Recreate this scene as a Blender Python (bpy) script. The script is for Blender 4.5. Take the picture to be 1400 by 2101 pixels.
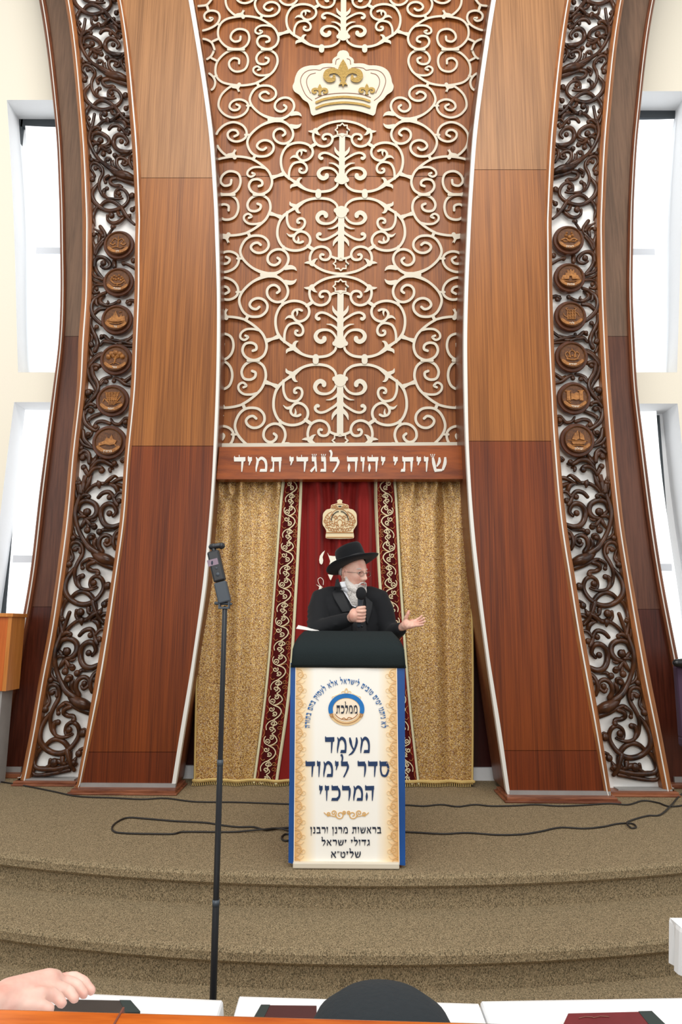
import bpy, bmesh, math, random
from mathutils import Vector, Matrix
from mathutils.geometry import tessellate_polygon
R = math.radians
random.seed(7)
for o in list(bpy.data.objects): bpy.data.objects.remove(o)
SC = bpy.context.scene
COL = SC.collection

# ------------------------------------------------------------------ camera
PITCH, ROLL, FPX, CH = R(9.7), R(0.4), 1400.0, 1.22
_f = Vector((0, math.cos(PITCH), math.sin(PITCH)))
_r0 = Vector((1, 0, 0)); _u0 = Vector((0, -math.sin(PITCH), math.cos(PITCH)))
_r = _r0*math.cos(ROLL) + _u0*math.sin(ROLL)
_u = _u0*math.cos(ROLL) - _r0*math.sin(ROLL)
cam = bpy.data.cameras.new('camera'); camo = bpy.data.objects.new('camera', cam); COL.objects.link(camo)
cam.sensor_fit = 'VERTICAL'; cam.sensor_height = 36.0; cam.lens = FPX/2101*36
cam.clip_start = 0.05
camo.matrix_world = Matrix((( _r.x, _u.x, -_f.x, 0), (_r.y, _u.y, -_f.y, 0), (_r.z, _u.z, -_f.z, CH), (0, 0, 0, 1)))
SC.camera = camo
# ------------------------------------------------------------------ world, lights, exposure
SC.view_settings.view_transform = 'Standard'; SC.view_settings.look = 'None'
SC.view_settings.exposure = -0.10; SC.view_settings.gamma = 1.0; SC.view_settings.use_curve_mapping = False
w = bpy.data.worlds.new('world'); SC.world = w; w.use_nodes = True
w.node_tree.nodes['Background'].inputs[0].default_value = (0.93, 0.97, 1.0, 1)
w.node_tree.nodes['Background'].inputs[1].default_value = 0.56
def area(name, loc, rot, sx, sy, power, col=(1, 1, 1)):
    l = bpy.data.lights.new(name, 'AREA'); l.shape = 'RECTANGLE'; l.size = sx; l.size_y = sy; l.energy = power; l.color = col
    o = bpy.data.objects.new(name, l); COL.objects.link(o); o.location = loc; o.rotation_euler = rot
    return o
area('ceiling_light', (0, -0.6, 9.4), (R(39), 0, 0), 7.0, 3.5, 600, (1.0, 0.97, 0.92))
area('added_front_fill', (0, -3.5, 3.4), (R(86), 0, 0), 4.0, 2.5, 215, (1.0, 0.98, 0.95))  # added fill from behind the camera, brightens the boards behind the carving
area('hall_daylight', (-5.5, 1.0, 4.0), (R(80), 0, R(-60)), 4.0, 4.0, 90, (0.93, 0.97, 1.0))
area('hall_daylight', (5.5, 1.0, 4.0), (R(80), 0, R(60)), 4.0, 4.0, 90, (0.93, 0.97, 1.0))

# ------------------------------------------------------------------ helpers
def ray(x, y): return _f + _r*((x-700)/FPX) + _u*((1050.5-y)/FPX)
def P(x, y, Y):                      # the point of the plane at distance Y seen at x, y
    d = ray(x, y); t = Y/d.y
    return Vector((d.x*t, Y, CH+d.z*t))
def G(x, y, z=0.0):                  # the point of the level z seen at x, y
    d = ray(x, y); t = (z-CH)/d.z
    return Vector((d.x*t, d.y*t, z))
def S(r, g, b):
    f = lambda c: (c/255/12.92) if c/255 <= 0.04045 else ((c/255+0.055)/1.055)**2.4
    return (f(r), f(g), f(b), 1)
def crv(pts):                        # smooth function through (t, value)
    pts = sorted(pts); n = len(pts)
    sl = []
    for i in range(n):
        a = pts[max(i-1, 0)]; b = pts[min(i+1, n-1)]
        sl.append((b[1]-a[1])/(b[0]-a[0]))
    def f(t):
        if t <= pts[0][0]: return pts[0][1]+sl[0]*(t-pts[0][0])
        if t >= pts[-1][0]: return pts[-1][1]+sl[-1]*(t-pts[-1][0])
        for i in range(n-1):
            if t <= pts[i+1][0]:
                h = pts[i+1][0]-pts[i][0]; s = (t-pts[i][0])/h
                return ((2*s**3-3*s*s+1)*pts[i][1]+(s**3-2*s*s+s)*h*sl[i]+(-2*s**3+3*s*s)*pts[i+1][1]+(s**3-s*s)*h*sl[i+1])
    return f
def spline(pts, n=6, closed=False):  # Catmull-Rom through points of any dimension
    m = len(pts)
    if m < 3: 
        return [tuple(a+(b-a)*k/n for a, b in zip(pts[0], pts[1])) for k in range(n+1)]
    out = []
    rng = range(m) if closed else range(m-1)
    for i in rng:
        if closed: p0, p1, p2, p3 = pts[i-1], pts[i], pts[(i+1) % m], pts[(i+2) % m]
        else:
            p1, p2 = pts[i], pts[i+1]
            p0 = pts[i-1] if i else tuple(2*a-b for a, b in zip(p1, p2))
            p3 = pts[i+2] if i+2 < m else tuple(2*b-a for a, b in zip(p1, p2))
        for k in range(n):
            t = k/n
            out.append(tuple(0.5*((2*b)+(-a+c)*t+(2*a-5*b+4*c-d)*t*t+(-a+3*b-3*c+d)*t**3) for a, b, c, d in zip(p0, p1, p2, p3)))
    if not closed: out.append(tuple(pts[-1]))
    return out
def prop(o, label=None, cat=None, group=None, kind=None):
    if label: o['label'] = label
    if cat: o['category'] = cat
    if group: o['group'] = group
    if kind: o['kind'] = kind
    return o
def thing(name, label, cat, loc=(0, 0, 0), group=None):
    o = bpy.data.objects.new(name, None); COL.objects.link(o); o.location = loc; o.empty_display_size = 0.1
    return prop(o, label, cat, group)
class MB:
    def __init__(s): s.v = []; s.f = []; s.uv = {}; s.c = 0; s.j = 0.00012; s.m = 29
    def lay(s):                      # overlapping flat pieces lie a hair apart
        s.c += 1; return Vector((0, -s.j*(s.c % s.m), 0))
    def quad_strip(s, A, B, closed=False, uv=None):
        n = len(A); b = len(s.v); s.v += [tuple(p) for p in A]+[tuple(p) for p in B]
        for i in range(n if closed else n-1):
            j = (i+1) % n
            s.f.append((b+i, b+j, b+n+j, b+n+i))
    def grid(s, rows, closed=False, uvs=None):
        b = len(s.v); n = len(rows[0])
        for r_ in rows: s.v += [tuple(p) for p in r_]
        if uvs:
            k = b
            for r_ in uvs:
                for q in r_: s.uv[k] = q; k += 1
        for i in range(len(rows)-1):
            for j in range(n if closed else n-1):
                k = (j+1) % n
                s.f.append((b+i*n+j, b+i*n+k, b+(i+1)*n+k, b+(i+1)*n+j))
    def poly(s, front, back):        # an extruded outline
        b = len(s.v); n = len(front); s.v += [tuple(p) for p in front]+[tuple(p) for p in back]
        tri = tessellate_polygon([[Vector(p) for p in front]])
        for t in tri:
            s.f.append((b+t[0], b+t[1], b+t[2])); s.f.append((b+n+t[2], b+n+t[1], b+n+t[0]))
        for i in range(n):
            j = (i+1) % n; s.f.append((b+i, b+j, b+n+j, b+n+i))
    def box(s, x0, x1, y0, y1, z0, z1):
        b = len(s.v)
        s.v += [(x0, y0, z0), (x1, y0, z0), (x1, y1, z0), (x0, y1, z0), (x0, y0, z1), (x1, y0, z1), (x1, y1, z1), (x0, y1, z1)]
        s.f += [(b, b+3, b+2, b+1), (b+4, b+5, b+6, b+7), (b, b+1, b+5, b+4), (b+1, b+2, b+6, b+5), (b+2, b+3, b+7, b+6), (b+3, b, b+4, b+7)]
    def tube(s, pts, rad, seg=10, flat=1.0, cap=True, axis=None):
        pts = [Vector(p) for p in pts]; n = len(pts)
        if isinstance(rad, (int, float)): rad = [rad]*n
        if cap:
            def ext(p, q, r_):
                d = (p-q); 
                if d.length < 1e-9: return []
                d = d.normalized()
                return [(p+d*r_*0.55, r_*0.83), (p+d*r_*0.9, r_*0.42), (p+d*r_*0.99, r_*0.1)]
            e0 = ext(pts[0], pts[1], rad[0]); e1 = ext(pts[-1], pts[-2], rad[-1])
            pts = [a for a, _ in reversed(e0)]+pts+[a for a, _ in e1]
            rad = [r_ for _, r_ in reversed(e0)]+list(rad)+[r_ for _, r_ in e1]
            n = len(pts)
        T = []
        for i in range(n):
            d = pts[min(i+1, n-1)]-pts[max(i-1, 0)]
            T.append(d.normalized() if d.length > 1e-9 else Vector((0, 0, 1)))
        rows = []
        if axis is not None:
            ax = Vector(axis)
            for i in range(n):
                a = T[i].cross(ax)
                a = a.normalized() if a.length > 1e-6 else Vector((1, 0, 0))
                c = a.cross(T[i]).normalized()
                rows.append([pts[i]+a*rad[i]*math.cos(2*math.pi*k/seg)+c*rad[i]*flat*math.sin(2*math.pi*k/seg) for k in range(seg)])
        else:
            a = T[0].orthogonal().normalized()
            for i in range(n):
                a = (a-T[i]*a.dot(T[i]))
                a = a.normalized() if a.length > 1e-6 else T[i].orthogonal().normalized()
                c = T[i].cross(a)
                rows.append([pts[i]+a*rad[i]*math.cos(2*math.pi*k/seg)+c*rad[i]*flat*math.sin(2*math.pi*k/seg) for k in range(seg)])
        b = len(s.v)
        s.grid(rows, closed=True)
        s.f.append(tuple(reversed(range(b, b+seg)))); s.f.append(tuple(range(b+(n-1)*seg, b+n*seg)))
    def ball(s, c, r_, sx=1, sy=1, sz=1, seg=12, rings=8, M=None):
        b = len(s.v); c = Vector(c)
        q = []
        q.append(Vector((0, 0, -1)))
        for i in range(1, rings):
            a = -math.pi/2+math.pi*i/rings
            for k in range(seg):
                t = 2*math.pi*k/seg; q.append(Vector((math.cos(a)*math.cos(t), math.cos(a)*math.sin(t), math.sin(a))))
        q.append(Vector((0, 0, 1)))
        for p in q:
            p = Vector((p.x*sx*r_, p.y*sy*r_, p.z*sz*r_))
            if M: p = M @ p
            s.v.append(tuple(c+p))
        for k in range(seg): s.f.append((b, b+1+(k+1) % seg, b+1+k))
        for i in range(rings-2):
            for k in range(seg):
                j = (k+1) % seg; o = b+1+i*seg
                s.f.append((o+k, o+j, o+seg+j, o+seg+k))
        o = b+1+(rings-2)*seg
        for k in range(seg): s.f.append((o+k, o+(k+1) % seg, b+len(q)-1))
    def ribbon(s, pts, wid, Y, thick, n=6, keep=None, xf=None, raw=False):
        # flat bar following px points, front face at distance Y (or mapped by xf)
        xf = xf or (lambda x, y, k: P(x, y, Y+k*thick))
        m = len(pts)
        if isinstance(wid, (int, float)): wid = [wid]*m
        if len(wid) != m:
            wid = [wid[0]+(wid[-1]-wid[0])*i/(m-1) for i in range(m)] if len(wid) == 2 else wid
        q = [(p[0], p[1], wd) for p, wd in zip(pts, wid)]
        q = q if raw else spline(q, n)
        runs = [[]]
        for p in q:
            if keep is None or keep(p[0], p[1]): runs[-1].append(p)
            elif runs[-1]: runs.append([])
        for run in runs:
            if len(run) < 2: continue
            L, Rr = [], []
            for i, p in enumerate(run):
                a = run[max(i-1, 0)]; b_ = run[min(i+1, len(run)-1)]
                dx, dy = b_[0]-a[0], b_[1]-a[1]; l = math.hypot(dx, dy) or 1
                nx, ny = -dy/l*p[2]/2, dx/l*p[2]/2
                L.append((p[0]+nx, p[1]+ny)); Rr.append((p[0]-nx, p[1]-ny))
            dj = s.lay()
            A = [xf(x, y, 0)+dj for x, y in L]; B = [xf(x, y, 0)+dj for x, y in Rr]
            A2 = [xf(x, y, 1) for x, y in L]; B2 = [xf(x, y, 1) for x, y in Rr]
            rows = [[a, b_, d, c] for a, b_, c, d in zip(A, B, A2, B2)]
            b0 = len(s.v); s.grid(rows, closed=True); nn = len(rows)
            s.f.append((b0, b0+3, b0+2, b0+1)); s.f.append((b0+4*(nn-1), b0+4*(nn-1)+1, b0+4*(nn-1)+2, b0+4*(nn-1)+3))
            for p, sgn in ((run[0], 0), (run[-1], 1)):
                if p[2] > 2 and (keep is None or keep(p[0], p[1])): s.disc(p[0], p[1], p[2]/2, Y, thick, xf, 10)
    def disc(s, x, y, r_, Y, thick, xf=None, seg=16, ry=None):
        xf = xf or (lambda x, y, k: P(x, y, Y+k*thick))
        ry = ry or r_
        pp = [(x+r_*math.cos(2*math.pi*k/seg), y+ry*math.sin(2*math.pi*k/seg)) for k in range(seg)]
        dj = s.lay(); s.poly([xf(a, b, 0)+dj for a, b in pp], [xf(a, b, 1) for a, b in pp])
    def pxpoly(s, pts, Y, thick, xf=None):
        xf = xf or (lambda x, y, k: P(x, y, Y+k*thick))
        dj = s.lay(); s.poly([xf(a, b, 0)+dj for a, b in pts], [xf(a, b, 1) for a, b in pts])
    def build(s, name, m, parent=None, smooth=False, bevel=0, zmin=None, remesh=0, sm=0):
        me = bpy.data.meshes.new(name)
        vs = s.v if zmin is None else [(a, b, max(c, zmin)) for a, b, c in s.v]
        off = Vector((0, 0, 0))
        if parent is not None:
            off = parent.matrix_basis.translation.copy()
            pp = parent.parent
            while pp is not None: off += pp.matrix_basis.translation; pp = pp.parent
            vs = [(a-off.x, b-off.y, c-off.z) for a, b, c in vs]
        me.from_pydata(vs, [], s.f); me.validate()
        if s.uv:
            ul = me.uv_layers.new(name='UVMap')
            for lp in me.loops:
                if lp.vertex_index in s.uv: ul.data[lp.index].uv = s.uv[lp.vertex_index]
        bm = bmesh.new(); bm.from_mesh(me); bmesh.ops.recalc_face_normals(bm, faces=bm.faces); bm.to_mesh(me); bm.free()
        for p in me.polygons: p.use_smooth = smooth
        me.materials.append(m)
        o = bpy.data.objects.new(name, me); COL.objects.link(o)
        if parent is not None: o.parent = parent
        if remesh:
            md = o.modifiers.new('remesh', 'REMESH'); md.mode = 'VOXEL'; md.voxel_size = remesh; md.use_smooth_shade = True
            if sm:
                md = o.modifiers.new('smooth', 'SMOOTH'); md.iterations = sm; md.factor = 0.5
        if bevel:
            md = o.modifiers.new('bevel', 'BEVEL'); md.width = bevel; md.segments = 2; md.limit_method = 'ANGLE'
        return o

# ------------------------------------------------------------------ materials
def newmat(name):
    m = bpy.data.materials.new(name); m.use_nodes = True
    return m, m.node_tree.nodes, m.node_tree.links, m.node_tree.nodes['Principled BSDF']
def flat(name, col, rough=0.6, metal=0.0, spec=0.5, bump=0, bscale=80, var=0, coat=0, sheen=0):
    m, N, L, B = newmat(name)
    B.inputs['Base Color'].default_value = col; B.inputs['Roughness'].default_value = rough
    B.inputs['Metallic'].default_value = metal; B.inputs['Specular IOR Level'].default_value = spec
    B.inputs['Coat Weight'].default_value = coat
    if sheen: B.inputs['Sheen Weight'].default_value = sheen
    tc = N.new('ShaderNodeTexCoord')
    nz = N.new('ShaderNodeTexNoise'); nz.inputs['Scale'].default_value = bscale; nz.inputs['Detail'].default_value = 3
    L.new(tc.outputs['Object'], nz.inputs['Vector'])
    if var:
        mx = N.new('ShaderNodeMix'); mx.data_type = 'RGBA'
        mx.inputs['A'].default_value = tuple(c*(1-var) for c in col[:3])+(1,); mx.inputs['B'].default_value = tuple(min(1, c*(1+var)) for c in col[:3])+(1,)
        L.new(nz.outputs['Fac'], mx.inputs['Factor']); L.new(mx.outputs['Result'], B.inputs['Base Color'])
    if bump:
        bp = N.new('ShaderNodeBump'); bp.inputs['Strength'].default_value = bump; bp.inputs['Distance'].default_value = 0.01
        L.new(nz.outputs['Fac'], bp.inputs['Height']); L.new(bp.outputs['Normal'], B.inputs['Normal'])
    return m
def wood(name, c1, c2, rough=0.35, scale=(45, 45, 1.2), use_uv=False, coat=0.05, dark=None):
    m, N, L, B = newmat(name)
    tc = N.new('ShaderNodeTexCoord'); mp = N.new('ShaderNodeMapping'); mp.inputs['Scale'].default_value = scale
    L.new(tc.outputs['UV' if use_uv else 'Object'], mp.inputs['Vector'])
    n1 = N.new('ShaderNodeTexNoise'); n1.inputs['Scale'].default_value = 1.0; n1.inputs['Detail'].default_value = 5; n1.inputs['Roughness'].default_value = 0.62
    L.new(mp.outputs['Vector'], n1.inputs['Vector'])
    mp2 = N.new('ShaderNodeMapping'); mp2.inputs['Scale'].default_value = tuple(a*b for a, b in zip(scale, (0.12, 0.12, 0.35)))
    L.new(tc.outputs['UV' if use_uv else 'Object'], mp2.inputs['Vector'])
    n2 = N.new('ShaderNodeTexNoise'); n2.inputs['Scale'].default_value = 1.0; n2.inputs['Detail'].default_value = 2
    L.new(mp2.outputs['Vector'], n2.inputs['Vector'])
    ad = N.new('ShaderNodeMath'); ad.operation = 'MULTIPLY_ADD'; ad.inputs[1].default_value = 0.6
    L.new(n1.outputs['Fac'], ad.inputs[0])
    m2 = N.new('ShaderNodeMath'); m2.operation = 'MULTIPLY'; m2.inputs[1].default_value = 0.4
    L.new(n2.outputs['Fac'], m2.inputs[0]); L.new(m2.outputs[0], ad.inputs[2])
    rp = N.new('ShaderNodeValToRGB'); rp.color_ramp.elements[0].position = 0.38; rp.color_ramp.elements[1].position = 0.6
    rp.color_ramp.elements[0].color = c1; rp.color_ramp.elements[1].color = c2
    L.new(ad.outputs[0], rp.inputs['Fac']); L.new(rp.outputs['Color'], B.inputs['Base Color'])
    B.inputs['Roughness'].default_value = rough; B.inputs['Specular IOR Level'].default_value = 0.3; B.inputs['Coat Weight'].default_value = coat; B.inputs['Coat Roughness'].default_value = 0.25
    return m
def mixw(a, k): return tuple(min(1, c*k) for c in a[:3])+(1,)
M = {}
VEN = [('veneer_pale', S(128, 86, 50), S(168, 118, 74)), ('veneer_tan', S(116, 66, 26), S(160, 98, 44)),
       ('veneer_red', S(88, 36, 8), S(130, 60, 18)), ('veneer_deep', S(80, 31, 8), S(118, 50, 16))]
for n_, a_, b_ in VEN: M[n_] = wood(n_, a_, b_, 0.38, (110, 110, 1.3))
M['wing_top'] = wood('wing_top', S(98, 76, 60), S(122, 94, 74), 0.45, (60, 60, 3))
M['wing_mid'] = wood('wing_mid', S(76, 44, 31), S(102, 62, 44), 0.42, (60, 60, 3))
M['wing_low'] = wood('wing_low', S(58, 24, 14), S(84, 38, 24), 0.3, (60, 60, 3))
M['mould'] = wood('moulding_wood', S(128, 78, 44), S(168, 106, 60), 0.35, (50, 50, 3))
M['mould_dark'] = wood('moulding_dark', S(92, 50, 30), S(126, 72, 44), 0.35, (50, 50, 3))
M['panel'] = wood('panel_veneer', S(114, 62, 26), S(158, 94, 44), 0.42, (60, 60, 1.4))
M['lintel'] = wood('lintel_wood', S(114, 50, 10), S(154, 76, 22), 0.35, (4, 40, 30))
M['plinth'] = wood('plinth_wood', S(96, 50, 32), S(150, 92, 62), 0.4, (6, 40, 50))
M['carved'] = wood('carved_walnut', S(35, 19, 11), S(82, 48, 26), 0.3, (20, 20, 12), coat=0.1)
M['roundel_rim'] = wood('roundel_wood', S(66, 36, 20), S(98, 56, 34), 0.4, (20, 20, 12), coat=0.1)
M['roundel_face'] = wood('roundel_face', S(74, 44, 24), S(112, 70, 36), 0.4, (60, 60, 60), coat=0.1)
M['emblem'] = wood('emblem_relief', S(122, 76, 34), S(176, 118, 60), 0.4, (60, 60, 60), coat=0.1)
M['recess'] = wood('recess_wood', S(42, 14, 12), S(64, 22, 18), 0.4, (50, 50, 2))
M['white_line'] = flat('white_inlay', S(226, 222, 214), 0.5)
M['cream_metal'] = flat('cream_fretwork', S(214, 204, 184), 0.55, var=0.03, bscale=8)
M['brass'] = flat('brass', S(146, 116, 48), 0.4, 0.35, var=0.35, bscale=60, bump=0.2)
M['wall'] = flat('plaster', S(240, 231, 212), 0.85, bump=0.05, bscale=60, var=0.015)
M['niche'] = flat('white_plaster', S(236, 238, 240), 0.8, bump=0.1, bscale=30)
M['board'] = flat('white_board', S(250, 248, 243), 0.6)
M['grey_strip'] = flat('grey_strip', S(150, 146, 142), 0.4, var=0.2, bscale=9)
M['frame_dark'] = flat('dark_frame', S(52, 58, 62), 0.5)
M['black_felt'] = flat('black_felt', S(17, 18, 21), 0.9, spec=0.2, sheen=0.1, bump=0.2, bscale=300)
M['black_suit'] = flat('black_suit', S(21, 22, 25), 0.8, spec=0.25, bump=0.15, bscale=400, sheen=0.05)
M['vest'] = flat('black_vest', S(15, 15, 18), 0.7)
M['lapel'] = flat('black_lapel', S(19, 20, 23), 0.75)
M['shirt'] = flat('white_shirt', S(236, 238, 242), 0.7)
M['black_plastic'] = flat('black_plastic', S(26, 29, 33), 0.38)
M['grey_plastic'] = flat('grey_plastic', S(58, 66, 74), 0.4)
M['mic_foam'] = flat('mic_foam', S(22, 24, 28), 0.95, bump=0.8, bscale=500)
M['cable'] = flat('cable_rubber', S(38, 34, 30), 0.6)
M['cloth_cover'] = flat('lectern_cloth', S(34, 41, 42), 0.95, spec=0.15, bump=0.3, bscale=220, var=0.12)
M['tablecloth'] = flat('white_vinyl', S(244, 245, 246), 0.35, var=0.01)
M['paper'] = flat('paper', S(245, 242, 238), 0.8)
M['ink_navy'] = flat('navy_ink', S(22, 52, 92), 0.6)
M['ink_dark'] = flat('dark_ink', S(20, 32, 52), 0.6)
M['ink_blue'] = flat('blue_ink', S(44, 100, 160), 0.6)
M['poster_blue'] = flat('poster_blue', S(20, 74, 140), 0.45, var=0.35, bscale=5)
M['logo_blue'] = flat('logo_blue', S(14, 112, 184), 0.45, var=0.3, bscale=20)
M['print_gold'] = flat('print_gold', S(218, 170, 100), 0.6)
M['print_tan'] = flat('print_tan', S(234, 200, 148), 0.6)
M['print_cream'] = flat('print_cream', S(250, 232, 206), 0.6)
M['print_brown'] = flat('print_brown', S(170, 110, 50), 0.6)
M['cream_trim'] = flat('cream_trim', S(216, 208, 170), 0.8, bump=0.3, bscale=200)
M['gold_trim'] = flat('gold_trim', S(206, 176, 108), 0.7, bump=0.4, bscale=200)
M['thread_cream'] = flat('cream_thread', S(226, 208, 168), 0.7, bump=0.3, bscale=300)
M['thread_gold'] = flat('gold_thread', S(178, 118, 58), 0.6, bump=0.3, bscale=300)
M['red_border'] = flat('border_velvet', S(116, 20, 8), 0.85, spec=0.3, sheen=0.05, bump=0.2, bscale=300)
M['wine'] = flat('border_wine', S(70, 6, 8), 0.9, spec=0.2)
M['velvet'] = flat('red_velvet', S(130, 14, 6), 0.75, sheen=0.12, spec=0.3, bump=0.1, bscale=200, var=0.1)
M['white_thread'] = flat('white_thread', S(238, 232, 214), 0.7)
M['cab_wood'] = wood('orange_cabinet_wood', S(168, 78, 26), S(204, 108, 44), 0.35, (30, 30, 1.5))
M['cab_edge'] = wood('cabinet_edge_wood', S(176, 104, 40), S(210, 138, 66), 0.35, (30, 30, 1.5))
M['ledge'] = wood('pew_ledge_wood', S(150, 56, 12), S(214, 112, 34), 0.25, (4, 34, 34), coat=0.3)
M['book_cover'] = flat('dark_book_cover', S(62, 56, 52), 0.5, var=0.2, bscale=20)
M['book_green'] = flat('green_book_cloth', S(44, 56, 54), 0.6)
M['book_red'] = flat('red_book_cover', S(112, 34, 40), 0.5, var=0.25, bscale=25)
M['book_wine'] = flat('wine_book_cover', S(74, 36, 38), 0.5, var=0.15, bscale=25)
M['gilt'] = flat('gilt', S(120, 66, 50), 0.5)
M['glass_rim'] = flat('spectacle_metal', S(150, 140, 130), 0.3, 0.7)
M['shoe'] = flat('black_leather', S(14, 14, 15), 0.3)
M['purple'] = flat('purple_chair_fabric', S(66, 44, 66), 0.8)

def skinmat(name, base, red):
    m, N, L, B = newmat(name)
    tc = N.new('ShaderNodeTexCoord'); nz = N.new('ShaderNodeTexNoise'); nz.inputs['Scale'].default_value = 22; nz.inputs['Detail'].default_value = 3
    L.new(tc.outputs['Object'], nz.inputs['Vector'])
    rp = N.new('ShaderNodeValToRGB'); rp.color_ramp.elements[0].color = base; rp.color_ramp.elements[1].color = red
    rp.color_ramp.elements[0].position = 0.4; rp.color_ramp.elements[1].position = 0.75
    L.new(nz.outputs['Fac'], rp.inputs['Fac']); L.new(rp.outputs['Color'], B.inputs['Base Color'])
    B.inputs['Roughness'].default_value = 0.5; B.inputs['Subsurface Weight'].default_value = 0.08; B.inputs['Subsurface Scale'].default_value = 0.01
    return m
M['skin'] = skinmat('skin', S(230, 184, 164), S(212, 146, 126))
M['skin_pale'] = skinmat('pale_skin', S(240, 200, 184), S(226, 164, 148))
M['hair'] = flat('white_hair', S(214, 208, 202), 0.8, bump=0.8, bscale=120, var=0.12)
M['hair_grey'] = flat('grey_hair', S(170, 166, 164), 0.8, bump=0.8, bscale=160, var=0.15)
M['lens'] = None
m, N, L, B = newmat('spectacle_glass'); B.inputs['Transmission Weight'].default_value = 1.0; B.inputs['Roughness'].default_value = 0.02; B.inputs['IOR'].default_value = 1.05; M['lens'] = m
m, N, L, B = newmat('lit_blind')      # daylight through a white roller blind
B.inputs['Base Color'].default_value = S(245, 248, 252); B.inputs['Emission Color'].default_value = (0.95, 0.98, 1.0, 1); B.inputs['Emission Strength'].default_value = 0.95; B.inputs['Roughness'].default_value = 0.9
M['blind'] = m
m, N, L, B = newmat('camera_screen'); B.inputs['Base Color'].default_value = S(90, 70, 80); B.inputs['Emission Color'].default_value = S(170, 150, 165); B.inputs['Emission Strength'].default_value = 0.45; M['screen'] = m

def gold_cloth():
    m, N, L, B = newmat('gold_glitter_cloth')
    tc = N.new('ShaderNodeTexCoord')
    vo = N.new('ShaderNodeTexVoronoi'); vo.inputs['Scale'].default_value = 215
    L.new(tc.outputs['Object'], vo.inputs['Vector'])
    sp = N.new('ShaderNodeSeparateColor'); L.new(vo.outputs['Color'], sp.inputs['Color'])
    rp = N.new('ShaderNodeValToRGB'); cr = rp.color_ramp; cr.interpolation = 'CONSTANT'
    cols = [(0, S(116, 74, 28)), (0.2, S(180, 132, 66)), (0.45, S(208, 168, 96)), (0.65, S(176, 142, 118)), (0.8, S(226, 190, 120)), (0.93, S(238, 218, 176))]
    cr.elements[0].color = cols[0][1]; cr.elements[1].position = cols[1][0]; cr.elements[1].color = cols[1][1]
    for p_, c_ in cols[2:]:
        e = cr.elements.new(p_); e.color = c_
    L.new(sp.outputs['Red'], rp.inputs['Fac'])
    L.new(rp.outputs['Color'], B.inputs['Base Color'])
    B.inputs['Roughness'].default_value = 0.45; B.inputs['Metallic'].default_value = 0.35
    bp = N.new('ShaderNodeBump'); bp.inputs['Strength'].default_value = 0.5; bp.inputs['Distance'].default_value = 0.003
    L.new(sp.outputs['Green'], bp.inputs['Height']); L.new(bp.outputs['Normal'], B.inputs['Normal'])
    return m
M['gold_cloth'] = gold_cloth()
def carpet():
    m, N, L, B = newmat('ribbed_carpet')
    tc = N.new('ShaderNodeTexCoord'); mp = N.new('ShaderNodeMapping'); mp.inputs['Scale'].default_value = (330, 230, 200)
    L.new(tc.outputs['Object'], mp.inputs['Vector'])
    vo = N.new('ShaderNodeTexVoronoi'); vo.inputs['Scale'].default_value = 1.0; vo.inputs['Randomness'].default_value = 0.75
    L.new(mp.outputs['Vector'], vo.inputs['Vector'])
    sp = N.new('ShaderNodeSeparateColor'); L.new(vo.outputs['Color'], sp.inputs['Color'])
    rp = N.new('ShaderNodeValToRGB'); cr = rp.color_ramp; cr.interpolation = 'CONSTANT'
    cols = [(0, S(96, 84, 64)), (0.18, S(140, 122, 94)), (0.5, S(157, 138, 108)), (0.72, S(122, 110, 86)), (0.86, S(174, 154, 122))]
    cr.elements[0].color = cols[0][1]; cr.elements[1].position = cols[1][0]; cr.elements[1].color = cols[1][1]
    for p_, c_ in cols[2:]:
        e = cr.elements.new(p_); e.color = c_
    L.new(sp.outputs['Red'], rp.inputs['Fac']); L.new(rp.outputs['Color'], B.inputs['Base Color'])
    B.inputs['Roughness'].default_value = 0.95; B.inputs['Specular IOR Level'].default_value = 0.1
    bp = N.new('ShaderNodeBump'); bp.inputs['Strength'].default_value = 0.6; bp.inputs['Distance'].default_value = 0.004
    L.new(vo.outputs['Distance'], bp.inputs['Height']); bp.invert = True; L.new(bp.outputs['Normal'], B.inputs['Normal'])
    return m
M['carpet'] = carpet()
def poster():
    m, N, L, B = newmat('poster_print')
    tc = N.new('ShaderNodeTexCoord'); sx = N.new('ShaderNodeSeparateXYZ'); L.new(tc.outputs['UV'], sx.inputs['Vector'])
    a = N.new('ShaderNodeMath'); a.operation = 'SUBTRACT'; a.inputs[1].default_value = 0.5; L.new(sx.outputs['X'], a.inputs[0])
    b = N.new('ShaderNodeMath'); b.operation = 'ABSOLUTE'; L.new(a.outputs[0], b.inputs[0])
    # the printed gold margins widen towards the foot of the sheet
    c = N.new('ShaderNodeMath'); c.operation = 'MULTIPLY_ADD'; c.inputs[1].default_value = -0.035; L.new(sx.outputs['Y'], c.inputs[0]); L.new(b.outputs[0], c.inputs[2])
    rp = N.new('ShaderNodeValToRGB'); cr = rp.color_ramp
    cr.elements[0].position = 0.28; cr.elements[0].color = S(250, 246, 236); cr.elements[1].position = 0.5; cr.elements[1].color = S(214, 160, 88)
    e = cr.elements.new(0.40); e.color = S(246, 220, 176)
    L.new(c.outputs[0], rp.inputs['Fac']); L.new(rp.outputs['Color'], B.inputs['Base Color']); B.inputs['Roughness'].default_value = 0.5
    return m
M['poster'] = poster()
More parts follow.
